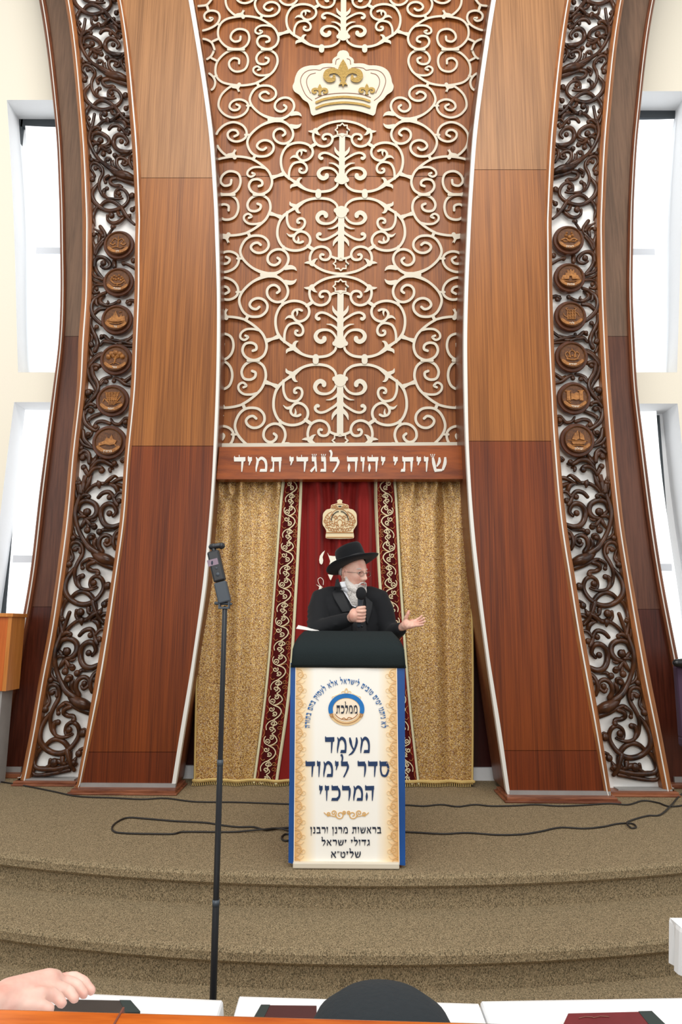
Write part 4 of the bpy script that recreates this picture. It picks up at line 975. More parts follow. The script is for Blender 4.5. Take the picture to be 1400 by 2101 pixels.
# ------------------------------------------------------------------ roundels with emblems
# emblem: list of (points, width px) strokes and ('p', outline) in a face of radius 28 px, y down
def em(kind):
    s_, p_ = [], []
    if kind == 'scales':
        s_ = [([(0, -18), (0, 10)], 2), ([(-14, -8), (-8, -13), (0, -8), (8, -13), (14, -8)], 2), ([(-14, -8), (-18, 0)], 1), ([(-14, -8), (-8, 0)], 1), ([(14, -8), (18, 0)], 1), ([(14, -8), (8, 0)], 1), ([(-19, 0), (-13, 4), (-7, 0)], 2.4), ([(19, 0), (13, 4), (7, 0)], 2.4), ([(-14, 11), (-4, 9), (6, 12), (14, 9)], 2)]
    if kind == 'basket':
        s_ = [([(-16, 0), (-8, 7), (0, 8), (8, 7), (16, 0)], 2.6), ([(-9, 13), (9, 13)], 2), ([(0, 8), (0, 13)], 3), ([(16, -2), (19, 5)], 2)]
        p_ = [('b', x, y, 3) for x, y in ((-14, -8), (-9, -12), (-3, -10), (3, -14), (9, -9), (-10, -4), (-4, -3), (2, -5), (8, -2), (13, -5), (-16, -3))]
    if kind == 'tents':
        p_ = [('p', [(-22, 6), (-8, -4), (-2, -18), (6, -2), (20, -6), (22, 6), (8, 9), (-8, 9)]), ('p', [(-14, 6), (-10, -6), (-4, 6)]), ('p', [(6, 6), (12, -10), (18, 6)])]
        s_ = [([(-22, 8), (-8, 12), (8, 12), (22, 7)], 2.4), ([(-2, -18), (0, 6)], 1.5), ([(6, -15), (12, -17)], 1.5)]
    if kind == 'tree':
        p_ = [('b', x, y, r_) for x, y, r_ in ((-16, -4, 6), (-9, -11, 6.5), (0, -14, 7), (9, -11, 6.5), (16, -5, 6), (-5, -6, 5), (6, -6, 5))]
        s_ = [([(0, -6), (-1, 6), (-3, 12)], 3), ([(0, 2), (-8, -4)], 2), ([(0, 0), (8, -4)], 2), ([(-12, 14), (-3, 10), (4, 11), (12, 15)], 1.6)]
    if kind == 'wheat':
        for a in (-12, -6, 0, 6, 12): s_.append(([(a*0.4, 12), (a*0.8, -2), (a*1.1, -16)], 1.6)); p_ += [('b', a*(0.75+0.08*k)+d, -k*4-1, 2.1) for k in range(5) for d in (-1.6, 1.6)]
        s_ += [([(8, 8), (16, -2), (20, -8)], 2.4), ([(6, 11), (15, 6), (21, 6)], 2), ([(-8, 6), (-16, -2), (-19, 4)], 2)]
    if kind == 'wolf':
        p_ = [('p', [(-20, 4), (-8, -2), (-4, -10), (2, -6), (6, -16), (10, -6), (18, -2), (14, 6), (4, 8), (-8, 6), (-20, 10)])]
        s_ = [([(-20, 8), (-8, 6)], 1.5), ([(12, 4), (20, 12)], 2)]
    if kind == 'flowers':
        p_ = [('b', x, y, r_) for x, y, r_ in ((0, -4, 5), (-8, -8, 4), (8, -8, 4), (-5, -15, 3), (6, -15, 3), (0, 6, 3.6))]
        s_ = [([(0, 6), (-10, 0), (-19, 4)], 3), ([(0, 6), (10, 0), (19, 4)], 3), ([(0, 6), (-12, 8), (-18, 2)], 2), ([(0, 6), (12, 8), (18, 2)], 2)]
    if kind == 'castle':
        p_ = [('p', [(-22, 8), (-18, -2), (-12, -2), (-12, -8), (-7, -8), (-7, -16), (-4, -16), (-4, -13), (-1, -13), (-1, -17), (3, -17), (3, -13), (6, -13), (6, -16), (9, -16), (9, -8), (14, -8), (14, -2), (18, -2), (22, 8), (4, 8), (3, 0), (-3, 0), (-4, 8)])]
        s_ = [([(-20, 9), (-8, 13), (8, 13), (20, 9)], 2.2)]
    if kind == 'grid':
        s_ = [([(a, -12), (a, 10)], 1.8) for a in (-9, -3, 3, 9)]+[([(-9, b), (9, b)], 1.8) for b in (-12, -5, 3, 10)]+[([(-9, -12), (-12, -16), (-8, -18)], 1.8), ([(9, -12), (12, -16), (8, -18)], 1.8), ([(-9, 6), (-16, 2), (-18, -4)], 1.5), ([(9, -8), (15, -4), (18, 2)], 1.5)]
        p_ = [('b', x, y, 1.7) for x in (-6, 0, 6) for y in (-8.5, -1, 6.5)]
    if kind == 'crown':
        s_ = [([(-12, 8), (0, 10), (12, 8)], 3.5), ([(-12, 6), (-16, -4), (-9, -8), (-5, 2)], 2), ([(12, 6), (16, -4), (9, -8), (5, 2)], 2), ([(-5, 4), (-6, -8), (0, -12), (6, -8), (5, 4)], 2)]
        p_ = [('b', 0, -15, 2.2), ('b', -11, -9, 2), ('b', 11, -9, 2), ('b', 0, 0, 2.5), ('b', -8, 2, 2), ('b', 8, 2, 2)]
    if kind == 'scroll':
        p_ = [('p', [(-18, -14), (-11, -15), (-10, 8), (-18, 8)]), ('p', [(10, -16), (18, -15), (18, 8), (10, 8)]), ('p', [(-9, -10), (-3, -8), (3, -11), (9, -10), (9, 5), (3, 7), (-3, 5), (-9, 6)])]
        s_ = [([(-20, -14), (-9, -14)], 2.5), ([(8, -15), (20, -15)], 2.5), ([(-14, 10), (-10, 13)], 2)]
    if kind == 'ship':
        p_ = [('p', [(-14, 0), (-8, -12), (0, -20), (2, -2), (-4, 2)]), ('p', [(3, -18), (12, -8), (13, 2), (4, 0)]), ('p', [(-16, 5), (16, 5), (12, 11), (-12, 11)])]
        s_ = [([(-22, 2), (20, 4)], 1.4), ([(-12, 14), (0, 13), (12, 14)], 2.5)]
    return s_, p_
RND = [('L', 245, 504, 33.5, 'scales', 'דן', 'balance scales, topmost of the left column'), ('L', 244, 580, 33.5, 'basket', 'נפתלי', 'a fruit bowl, second from the top on the left'),
       ('L', 241, 657, 34, 'tents', 'גד', 'tents, third from the top on the left'), ('L', 239.5, 739, 34.5, 'tree', 'אשר', 'a spreading tree, third from the bottom on the left'),
       ('L', 232, 823, 35, 'wheat', 'יוסף', 'wheat ears, second from the bottom on the left'), ('L', 225.5, 908.5, 36, 'wolf', 'בנימין', 'a running animal, lowest of the left column'),
       ('R', 1166, 494, 34, 'flowers', 'ראובן', 'flowers, topmost of the right column'), ('R', 1168, 571, 34, 'castle', 'שמעון', 'a castle, second from the top on the right'),
       ('R', 1170, 650, 34.5, 'grid', 'לוי', 'a square breastplate grid, third from the top on the right'), ('R', 1172, 733, 35, 'crown', 'יהודה', 'a small crown, third from the bottom on the right'),
       ('R', 1177, 818, 35.5, 'scroll', 'יששכר', 'scroll columns, second from the bottom on the right'), ('R', 1184, 904, 36, 'ship', 'זבולון', 'a sailing ship, lowest of the right column')]
M['roundel_text'] = flat('roundel_letters', S(214, 204, 188), 0.6)
for sd, x, y, r_, kind, txt, lab in RND:
    Yb = DEP[sd]['band']
    c = P(x, y, Yb-0.035)
    e = thing('carved_roundel', 'round carved wooden roundel with '+lab, 'roundel', c, 'carved roundels on the openwork screens')
    k = 0.98*Yb/FPX*1.03
    rad = r_*k
    def lathe(prof, name, m, oz=0, ox=0):
        mb = MB(); rows = [[(c.x+ox+a*math.cos(2*math.pi*i/40), c.y+b, c.z+oz+a*math.sin(2*math.pi*i/40)) for i in range(40)] for a, b in prof]
        mb.grid(rows, closed=True); mb.f.append(tuple(range(40)))
        n = len(prof); mb.f.append(tuple(range((n-1)*40, n*40)))
        return mb.build(name, m, e, smooth=False)
    lathe([(rad*0.2, 0.03), (rad*0.97, 0.03), (rad, 0.015), (rad, -0.012), (rad*0.96, -0.02), (rad*0.2, -0.02)], 'rim', M['roundel_rim'])
    fr_ = rad*0.80
    f_ = lathe([(fr_*0.2, -0.015), (fr_*0.96, -0.015), (fr_, -0.025), (fr_, -0.04), (fr_*0.97, -0.046), (fr_*0.93, -0.04), (fr_*0.92, -0.032), (fr_*0.2, -0.032)], 'face', M['roundel_face'])
    kk = k*r_/36*0.96
    yf = c.y-0.032
    s_, p_ = em(kind)
    xf = lambda a, b, kz, th=0.010: Vector((c.x+a*kk, yf-0.011+kz*0.012, c.z-b*kk))
    mb = MB()
    for pts, wd in s_:
        mb.tube([(c.x+a*kk, yf-0.004, c.z-b*kk) for a, b in (spline(pts, 4) if len(pts) > 2 else pts)], wd*kk*0.6, 6)
    for q in p_:
        if q[0] == 'b': mb.ball((c.x+q[1]*kk, yf, c.z-q[2]*kk), q[3]*kk, 1, 1.2, 1, 8, 6)
        else: mb.pxpoly(q[1], 0, 0, xf)
    mb.build('emblem', M['emblem'], f_, smooth=False)
    mb = MB(); rows = []
    xr_ = lambda a, b, kz: Vector((c.x+a*kk, yf-0.006+kz*0.008, c.z-b*kk))
    mb.ribbon([(-22, 12), (-12, 19), (0, 21.5), (12, 19), (22, 12)], 7, 0, 0, xf=xr_); rb = mb.build('ribbon', M['emblem'], f_)
    mb = MB(); xt = lambda a, b, kz: Vector((c.x+a*kk, yf-0.0085+kz*0.003, c.z-b*kk))
    wd = min(18, 3.6*len(txt)); text_px(mb, txt, -wd/2, wd/2, 19.2, 23.4, 0, 0, xt); mb.build('lettering', M['roundel_text'], f_)
# ------------------------------------------------------------------ the ark curtain
YK0 = 5.64
cur = thing('ark_curtain', 'gold glittering ark curtain with embroidered red centre hanging behind the speaker', 'curtain', (0, YK0, 0))
gl = crv([(980, 440), (1100, 426), (1200, 417), (1350, 404), (1450, 401), (1612, 398)]); gr = crv([(980, 962), (1100, 966), (1200, 970), (1350, 973), (1500, 973), (1620, 972)])
A0 = crv([(985, 580), (1040, 574.5), (1200, 562), (1420, 543), (1612, 518)]); A1 = shift(A0, 5)
A2 = crv([(985, 615), (1040, 613), (1200, 605), (1420, 590), (1612, 564)]); A3 = shift(A2, 6)
B0 = crv([(985, 768), (1040, 769), (1200, 777), (1420, 796), (1612, 816)]); B1 = shift(B0, 6)
B2 = crv([(985, 808), (1040, 811.5), (1200, 820), (1420, 836), (1612, 857)]); B3 = shift(B2, 5)
def fold(x, y):
    t = (y-985)/630
    d = 0.0
    if x < 620: d += 0.022*math.sin((x-430)*0.075+0.6*t)+0.012*math.sin((x-400)*0.16+2+t)*(1-0.5*t)
    elif x < 775: d += 0.034*math.sin((x-620)*0.135+0.3)+0.020*math.sin((x-620)*0.31)
    else: d += 0.010*math.sin((x-800)*0.12)+0.040*math.exp(-((x-(912+18*t))/13)**2)*(1.1-0.5*t)
    d += 0.03*math.exp(-((y-985)/25)**2)*math.sin(x*0.25)
    return d
def csheet(name, fa, fb, ya, yb, m, off=0.0, nx=20, ny=50, th=0.012, par=None, bulge=0):
    mb = MB(); rows = []; back = []
    for j in range(ny+1):
        row = []
        for i in range(nx+1):
            t = i/nx; y = ya+(yb-ya)*j/ny; x = fa(y)+(fb(y)-fa(y))*t
            p = P(x, y, YK0); 
            p.y += fold(x, y)+off-bulge*math.sin(math.pi*t); p.z = max(p.z, 0.02); row.append(p)
        rows.append(row+[q+Vector((0, th, 0)) for q in reversed(row)])
    mb.grid(rows, closed=True)
    return mb.build(name, m, par or cur, smooth=True)
yb = 1612
csheet('gold_panel', gl, A0, 978, yb, M['gold_cloth'], 0.012, 34)
csheet('gold_panel', B3, gr, 978, yb+6, M['gold_cloth'], 0.012, 34)
red = csheet('velvet_panel', A3, B0, 978, yb, M['velvet'], 0.008, 60)
bl = csheet('embroidered_border', A1, A2, 978, yb, M['red_border'], 0.0, 10)
br = csheet('embroidered_border', B1, B2, 978, yb, M['red_border'], 0.0, 10)
csheet('border_ground', lerpf(A1, A2, 0.16), lerpf(A1, A2, 0.84), 978, yb, M['wine'], -0.004, 8, par=bl)
csheet('border_ground', lerpf(B1, B2, 0.16), lerpf(B1, B2, 0.84), 978, yb, M['wine'], -0.004, 8, par=br)
for fa, fb in ((A0, A1), (A2, A3), (B0, B1), (B2, B3)):
    csheet('cream_piping', fa, fb, 978, yb, M['cream_trim'], -0.006, 5, bulge=0.006)
csheet('gold_edging', shift(gr, -4), gr, 985, yb+6, M['gold_trim'], 0.0, 3, bulge=0.004)
csheet('gold_edging', gl, shift(gl, 4), 1300, yb, M['gold_trim'], 0.0, 3, bulge=0.004)
# border embroidery
def bx(fa, fb, mirror):
    def f(u, y):
        if mirror: u = 1-u
        return fa(y)+(fb(y)-fa(y))*u
    return f
def spir(cx, cy, r_, a0, turns, s_=1, n=12):
    return [(cx+r_*(1-0.8*k/n)*math.cos(a0+s_*turns*2*math.pi*k/n), cy+r_*(1-0.8*k/n)*math.sin(a0+s_*turns*2*math.pi*k/n)) for k in range(n+1)]
def border(par, fa, fb, mirror):
    g = bx(fa, fb, mirror); cr_ = MB(); gd = MB(); W = 34.0
    xf = lambda x, y, k: P(x, y, YK0)+Vector((0, fold(x, y)-0.007+k*0.003-0.0, 0))
    xg = lambda x, y, k: P(x, y, YK0)+Vector((0, fold(x, y)-0.006+k*0.002, 0))
    y0 = 986; per = 78.0
    while y0 < 1600:
        per = 72+(y0-985)*0.025
        def add(mb, pts, wd, x_):   # pts: (u, dy fraction of period)
            q = [(g(u, y0+v*per), y0+v*per, w_) for u, v, w_ in [(a, b, wd) for a, b in pts]]
            q = [p for p in q if 984 < p[1] < 1608]
            if len(q) > 2: mb.ribbon([(a, b) for a, b, _ in q], wd, 0, 0, n=3, xf=x_)
        s1 = lambda cu, cv, r_, a0, tn, sg: [((x/W), (y/per)) for x, y in spir(cu*W, cv*per, r_, a0, tn, sg)]
        add(cr_, [(0.42, 0.0), (0.68, 0.05), (0.82, 0.15), (0.74, 0.26), (0.5, 0.36)], 2.2, xf)
        add(cr_, [(0.42, 0.0), (0.2, -0.06), (0.14, -0.16), (0.2, -0.22)], 1.8, xf)
        add(cr_, [(0.5, 0.36), (0.28, 0.42), (0.16, 0.52), (0.2, 0.62)], 1.8, xf)
        add(cr_, [(0.5, 0.36), (0.7, 0.45), (0.5, 0.52), (0.66, 0.62), (0.5, 0.70)], 1.9, xf)
        add(cr_, [(0.5, 0.70), (0.72, 0.78), (0.8, 0.88), (0.6, 0.97), (0.42, 1.0)], 2.0, xf)
        add(cr_, s1(0.32, 0.10, 5.2, -0.8, 1.25, 1), 1.9, xf)
        add(cr_, s1(0.50, 0.205, 5.0, 2.2, 1.25, -1), 1.9, xf)
        add(cr_, s1(0.46, 0.45, 4.6, -1.8, 1.2, 1), 1.8, xf)
        add(cr_, s1(0.42, 0.585, 4.8, 1.6, 1.2, -1), 1.8, xf)
        add(cr_, s1(0.50, 0.80, 4.8, -2.2, 1.25, 1), 1.8, xf)
        add(cr_, s1(0.32, 0.895, 5.2, 1.2, 1.25, -1), 1.8, xf)
        add(gd, s1(0.84, 0.42, 4.6, 0, 1.3, 1), 0.9, xg)
        add(gd, s1(0.84, 0.56, 4.8, 1, 1.3, -1), 0.9, xg)
        add(gd, [(0.06, 0.02), (0.22, 0.12), (0.1, 0.22)], 1.0, xg)
        add(gd, [(0.08, 0.30), (0.2, 0.36), (0.32, 0.33)], 1.0, xg)
        add(gd, [(0.95, 0.68), (0.82, 0.74), (0.92, 0.82), (0.97, 0.9)], 1.0, xg)
        add(gd, [(0.55, 0.0), (0.82, -0.03), (0.97, 0.08)], 1.1, xg)
        add(gd, [(0.86, 0.18), (0.97, 0.26), (0.86, 0.33)], 1.0, xg)
        add(gd, [(0.04, 0.6), (0.12, 0.7), (0.05, 0.8)], 1.0, xg)
        y0 += per
    cr_.build('cream_embroidery', M['thread_cream'], par); gd.build('gold_embroidery', M['thread_gold'], par)['kind'] = 'stuff'
border(bl, A1, A2, False); border(br, B1, B2, True)
# crown and letters embroidered on the velvet
YV = YK0-0.066
xv = lambda x, y, k: Vector((P(x, y, YV).x, YV+k*0.006, P(x, y, YV).z))
xw = lambda x, y, k: Vector((P(x, y, YV-0.004).x, YV-0.004+k*0.004, P(x, y, YV-0.004).z))
xz = lambda x, y, k: Vector((P(x, y, YV-0.007).x, YV-0.007+k*0.004, P(x, y, YV-0.007).z))
cc = lambda p: (540+p[0]/4.375, 1000+p[1]/4.375)
hl = [(688, 105), (665, 118), (668, 140), (640, 150), (612, 160), (605, 190), (570, 200), (540, 235), (536, 280), (535, 330), (552, 360), (568, 392), (562, 430), (566, 455), (600, 460)]
hr = [(1378-x, y) for x, y in hl][::-1]
mb = MB(); mb.pxpoly([cc(p) for p in spline(hl, 3)]+[(cc((690, 462)))]+[cc(p) for p in spline(hr[:-1], 3)], 0, 0, xv)
ce = mb.build('crown_embroidery', M['thread_cream'], red)
mb = MB()
for sgn in (1, -1):
    f = lambda p: cc((689+sgn*(p[0]-689), p[1]))
    for pts in ([(600, 345), (600, 270), (640, 210), (689, 195)], [(640, 350), (645, 290), (689, 250)], [(560, 330), (555, 280), (580, 240), (620, 215)], [(575, 350), (575, 300), (600, 262)], [(610, 185), (640, 175), (689, 190)], [(660, 340), (670, 300), (689, 285)], [(640, 165), (660, 150), (689, 150)]):
        mb.ribbon([f(p) for p in pts], 1.1, 0, 0, xf=xw)
    for cx_, cy_ in ((590, 320), (625, 330), (660, 320), (580, 260), (630, 250), (560, 300), (650, 380), (600, 370), (575, 345), (610, 290), (672, 350), (625, 375), (655, 265), (630, 170), (660, 175), (672, 385)):
        mb.ribbon([f(p) for p in spir(cx_, cy_, 20, 0.5, 1.1)], 1.0, 0, 0, n=2, xf=xw)
mb.ribbon([cc((565, 405)), cc((810, 405))], 1.6, 0, 0, xf=xw); mb.ribbon([cc((568, 448)), cc((808, 448))], 1.6, 0, 0, xf=xw)
mb.build('gold_outline', M['thread_gold'], ce)
mb = MB(); 
for sgn in (1, -1):
    f = lambda p: cc((689+sgn*(p[0]-689), p[1]))
    mb.ribbon([f(p) for p in ((612, 300), (622, 255), (655, 222), (680, 215))], 1.5, 0, 0, xf=xz)
mb.ribbon([cc((680, 170)), cc((700, 170))], 2.2, 0, 0, xf=xz); mb.build('dark_accents', M['vest'], ce)
lt = MB()
cl = lambda p: (540+p[0]/3.684, 1040+p[1]/3.684)
lt.pxpoly([cl(p) for p in ((468, 330), (448, 345), (430, 370), (424, 400), (428, 425), (440, 436), (450, 428), (455, 405), (450, 380), (456, 360))], 0, 0, xv)
lt.pxpoly([cl(p) for p in ((486, 345), (500, 368), (530, 372), (560, 372), (560, 500), (520, 470), (500, 440), (508, 410), (498, 380))], 0, 0, xv)
lt.pxpoly([cl(p) for p in ((490, 510), (530, 515), (512, 555), (505, 545))], 0, 0, xv)
lt.ribbon([cl(p) for p in ((455, 590), (455, 555), (435, 535), (415, 550), (425, 585), (450, 610))], 1.0, 0, 0, xf=xv)
lt.pxpoly([cl(p) for p in ((400, 585), (420, 595), (440, 600), (450, 640), (420, 625), (425, 605))], 0, 0, xv)
lt.build('embroidered_letters', M['white_thread'], red)
# fringe
mb = MB(); x = 398
while x < 970:
    yv = 1611 if x < 860 else 1617
    p = P(x, yv, YK0); p.y += fold(x, yv)-0.004
    mb.tube([(p.x, p.y, 0.036), (p.x-0.004, p.y-0.006, 0.02), (p.x-0.006, p.y-0.018, 0.006)], 0.003, 5, cap=False)
    x += 3.6
mb2 = MB()
fr_ = mb.build('fringe', M['gold_trim'], cur); fr_['kind'] = 'stuff'
rows = []
pts = []
for i in range(0, 116):
    x = 398+i*5; yv = 1608 if x < 860 else 1614
    p = P(x, yv, YK0); p.y += fold(x, yv)-0.008; pts.append((p.x, p.y, 0.042))
mb2.tube(pts, 0.012, 6); mb2.build('fringe_band', M['gold_trim'], cur)
# ------------------------------------------------------------------ lectern
YL = 3.79
lec = thing('lectern', 'lectern with black cloth top and blue edged Hebrew poster on its front', 'lectern', (0.03, YL, 0))
xl, xr = P(597, 1560, YL).x, P(831, 1560, YL).x
mb = MB(); mb.j = 0.00003; mb.box(xl+0.02, xr-0.02, YL+0.015, YL+0.46, 0.0, 1.10); mb.build('body', M['plinth'], lec, bevel=0.004)
q = [P(603, 1766, YL), P(819.5, 1772, YL), P(814, 1360, YL), P(607, 1360, YL)]
mb = MB(); mb.j = 0.00003; b = len(mb.v)
n = 12; rows = []; uvs = []
for j in range(n+1):
    t = j/n; a = q[0].lerp(q[3], t); c = q[1].lerp(q[2], t)
    rows.append([a+Vector((0, -0.004, 0)), c+Vector((0, -0.004, 0)), c+Vector((0, 0.006, 0)), a+Vector((0, 0.006, 0))]); uvs.append([(0, t), (1, t), (1, t), (0, t)])
mb.grid(rows, closed=True, uvs=uvs); pst = mb.build('poster_sheet', M['poster'], lec)
YPS = YL-0.006
mb = MB(); mb.j = 0.00003; mb.pxpoly([(592, 1770), (604, 1773), (607.5, 1360), (596.5, 1360)], YL-0.002, 0.016); mb.build('blue_edge', M['poster_blue'], lec)
mb = MB(); mb.j = 0.00003; mb.pxpoly([(819, 1775), (832, 1776), (831, 1360), (813.5, 1360)], YL-0.002, 0.016); mb.build('blue_edge', M['poster_blue'], lec)
mb = MB(); mb.j = 0.00003; mb.ribbon([(607.3, 1362), (603.5, 1772)], 1.6, YPS, 0.004); mb.ribbon([(814, 1362), (819.5, 1774)], 1.6, YPS, 0.004); mb.build('pale_edge_line', M['print_cream'], pst)
mb = MB(); mb.j = 0.00003; a, c = P(601, 1774, YL-0.03), P(820, 1778, YL-0.03); mb.box(a.x, c.x, YL-0.03, YL+0.03, 0.003, 0.033); mb.build('white_foot_bar', M['cream_metal'], lec, bevel=0.006)
# the lettering
def txt(name, m, lines):
    mb = MB(); mb.j = 0.00003
    for s_, a_, b_, t_, u_ in lines: text_px(mb, s_, a_, b_, t_, u_, YPS-0.0008, 0.001)
    return mb.build(name, m, pst)
txt('poster_heading', M['ink_navy'], [('מעמד', 667, 760, 1513, 1545), ('סדר לימוד', 627, 799, 1563, 1594), ('המרכזי', 655, 769, 1613, 1643)])
txt('poster_small_text', M['ink_dark'], [('בראשות מרנן ורבנן', 637, 783, 1697, 1710), ('גדולי ישראל', 660, 760, 1723, 1735), ('שליט״א', 679, 741, 1747, 1760)])
mb = MB(); mb.j = 0.00003; text_arc(mb, 'לא ניתנו ימים טובים לישראל אלא לעסוק בהם בתורה', 709.5, 1487, 73, 84, R(-4), R(184), 10, YPS-0.0008, 0.001); mb.build('poster_arch_text', M['ink_blue'], pst)
# emblem: blue ring with crest, ribbon and a word
def ell(cx, cy, rx, ry, a0, a1, n=40): return [(cx+rx*math.cos(R(a0+(a1-a0)*k/n)), cy-ry*math.sin(R(a0+(a1-a0)*k/n))) for k in range(n+1)]
mb = MB(); mb.j = 0.00003
mb.pxpoly(ell(711, 1456, 37, 33, 0, 355, 40), YPS-0.0008, 0.001)
for s_ in (1, -1):
    for pts in ([(711, 1412), (714, 1418), (711, 1424)],): mb.ribbon([(711+s_*(p[0]-711), p[1]) for p in pts], 2, YPS-0.0008, 0.001)
    mb.ribbon([(711+s_*a, b) for a, b in spir(7, 1422, 5.5, 1.5, 1.2)], 1.4, YPS-0.0012, 0.001, n=2)
    mb.ribbon([(711+s_*a, b) for a, b in spir(27, 1432, 5, 1, 1.2)], 1.2, YPS-0.0012, 0.001, n=2)
    mb.ribbon([(711+s_*a, b) for a, b in ((12, 1423), (18, 1426), (24, 1428))], 1.2, YPS-0.0012, 0.001)
em_ = mb.build('logo_crest', M['print_tan'], pst)
mb = MB(); mb.j = 0.00003; mb.ribbon(ell(711, 1455, 32.5, 27.5, -12, 192), 9.2, YPS-0.0024, 0.001, n=2); mb.build('logo_ring', M['logo_blue'], pst)
mb = MB(); mb.j = 0.00003; mb.pxpoly(ell(711, 1457, 27.5, 23.5, 0, 354), YPS-0.0020, 0.001); mb.build('logo_disc', M['print_cream'], pst)
mb = MB(); mb.j = 0.00003
for s_ in (1, -1): mb.ribbon([(711+s_*a, b) for a, b in spir(30, 1467, 4.6, 2.5, 1.3, -1)], 1.3, YPS-0.0044, 0.001, n=2)
mb.ribbon(ell(711, 1456, 32, 28, 208, 332), 1.0, YPS-0.0034, 0.001, n=2); mb.ribbon(ell(711, 1455, 26, 22, 205, 335), 1.4, YPS-0.0034, 0.001, n=2)
mb.ribbon([(700, 1476), (706, 1473), (711, 1476), (716, 1472), (723, 1474)], 1.6, YPS-0.0034, 0.001)
mb.build('logo_scrolls', M['print_brown'], pst)
mb = MB(); mb.j = 0.00003; text_px(mb, 'ממלכת', 690, 734, 1447.5, 1464, YPS-0.0044, 0.001); mb.build('logo_word', M['ink_dark'], pst)
# printed gold scrolls in the margins and the ornament between the lines
mb = MB(); mb.j = 0.00003; mt = MB(); mt.j = 0.00003
for s_ in (1, -1):
    y = 1372
    while y < 1765:
        k = (y-1360)/410; cx = (612-k*3.5) if s_ > 0 else (809+k*4.5); g = 1 if s_ > 0 else -1
        tgt = mb
        tgt.ribbon([(cx+g*a, y+b) for a, b in ((-4, 0), (6, 3), (10, 12), (4, 22), (-4, 26))], 0.9, YPS-0.0008, 0.001, n=4)
        tgt.ribbon([(cx+g*(a+5), y+b+11) for a, b in spir(0, 0, 7, 0.2, 1.3)], 0.8, YPS-0.0008, 0.001, n=2)
        mt.ribbon([(cx+g*(a+13), y+b+14) for a, b in spir(0, 0, 6, 2.6, 1.2, -1)], 0.6, YPS-0.0008, 0.001, n=2)
        mt.ribbon([(cx+g*a, y+b) for a, b in ((-2, 26), (8, 30), (15, 24))], 0.6, YPS-0.0008, 0.001, n=3)
        y += 30
    for cx_, cy_, r_, a0 in ((13, 1672, 9, 0), (26, 1668, 6, 2), (5, 1667, 4, 1), (37, 1670, 4.5, 1)):
        mb.ribbon([(711+s_*a, b) for a, b in spir(cx_, cy_, r_, a0, 1.3)], 2.0, YPS-0.0008, 0.001, n=2)
    mb.ribbon([(711+s_*a, b) for a, b in ((20, 1676), (30, 1674), (40, 1672), (46, 1667))], 1.6, YPS-0.0008, 0.001)
mb.build('gold_scroll_print', M['print_gold'], pst); mt.build('pale_scroll_print', M['print_tan'], pst)['kind'] = 'stuff'
# black cloth over the sloping desk
mb = MB(); mb.j = 0.00003; prof = [(-0.012, 1.012), (-0.020, 1.03), (-0.022, 1.08), (-0.012, 1.115), (0.03, 1.15), (0.10, 1.18), (0.22, 1.205), (0.30, 1.207), (0.42, 1.17), (0.48, 1.12), (0.485, 1.02)]
rows = []
for dy, z in prof:
    k = min(1, max(0, (z-1.09)/0.11)); ins = 0.022*k*k
    a, c = xl-0.002+ins, xr+0.002-ins
    row = []
    for i in range(21):
        t = i/20; e_ = min(t, 1-t); rr_ = 0.028*max(0, 1-e_/0.06)**2*(1 if z > 1.10 else 0.3)
        row.append((a+(c-a)*t, YL+dy+0.002*math.sin(t*19+z*9), z-rr_*k))
    rows.append(row)
rows2 = [[(p[0]*1.0, p[1]+(0.02 if j < 3 else 0), p[2]-(0.0 if j < 3 else 0.02)) for p in r_] for j, r_ in enumerate(rows)]
mb.grid(rows)
# side drops
for side in (0, -1):
    s2 = [[r_[side] for r_ in rows], [(r_[side][0]+(-0.004 if side == 0 else 0.004), r_[side][1], 1.012) for r_ in rows]]
    mb.grid(s2)
o = mb.build('cloth_cover', M['cloth_cover'], lec, smooth=True)
md = o.modifiers.new('solid', 'SOLIDIFY'); md.thickness = 0.006
# paper on the desk
pa = thing('paper_sheet', 'white sheet of paper lying on the left of the black lectern top', 'paper', (0, 0, 0))
mb = MB(); mb.j = 0.00003; A = [Vector((-0.25, 4.02, 1.214)), Vector((-0.08, 4.00, 1.212)), Vector((-0.12, 4.22, 1.206)), Vector((-0.30, 4.24, 1.238))]
A = [P(608, 1290, 4.08), P(660, 1297, 4.06), P(648, 1292, 4.2), P(612, 1283.5, 4.2)]
g = [[A[0].lerp(A[1], t), A[3].lerp(A[2], t)] for t in (0, 0.25, 0.5, 0.75, 1)]
mb.grid(g); o = mb.build('sheet', M['paper'], pa); md = o.modifiers.new('solid', 'SOLIDIFY'); md.thickness = 0.003; md.offset = 1
bpy.data.objects.remove(pa); prop(o, 'white sheet of paper lying on the left of the black lectern top', 'paper'); o.name = 'paper_sheet'
# ------------------------------------------------------------------ the speaker
YM = 4.38
def man(x, y, dY=0.0): return P(x, y, YM+dY)
speaker = thing('person', 'bearded man in black hat and suit speaking into a microphone behind the lectern', 'person', (0.05, YM, 0))
Z = Vector((0, 0, 1))
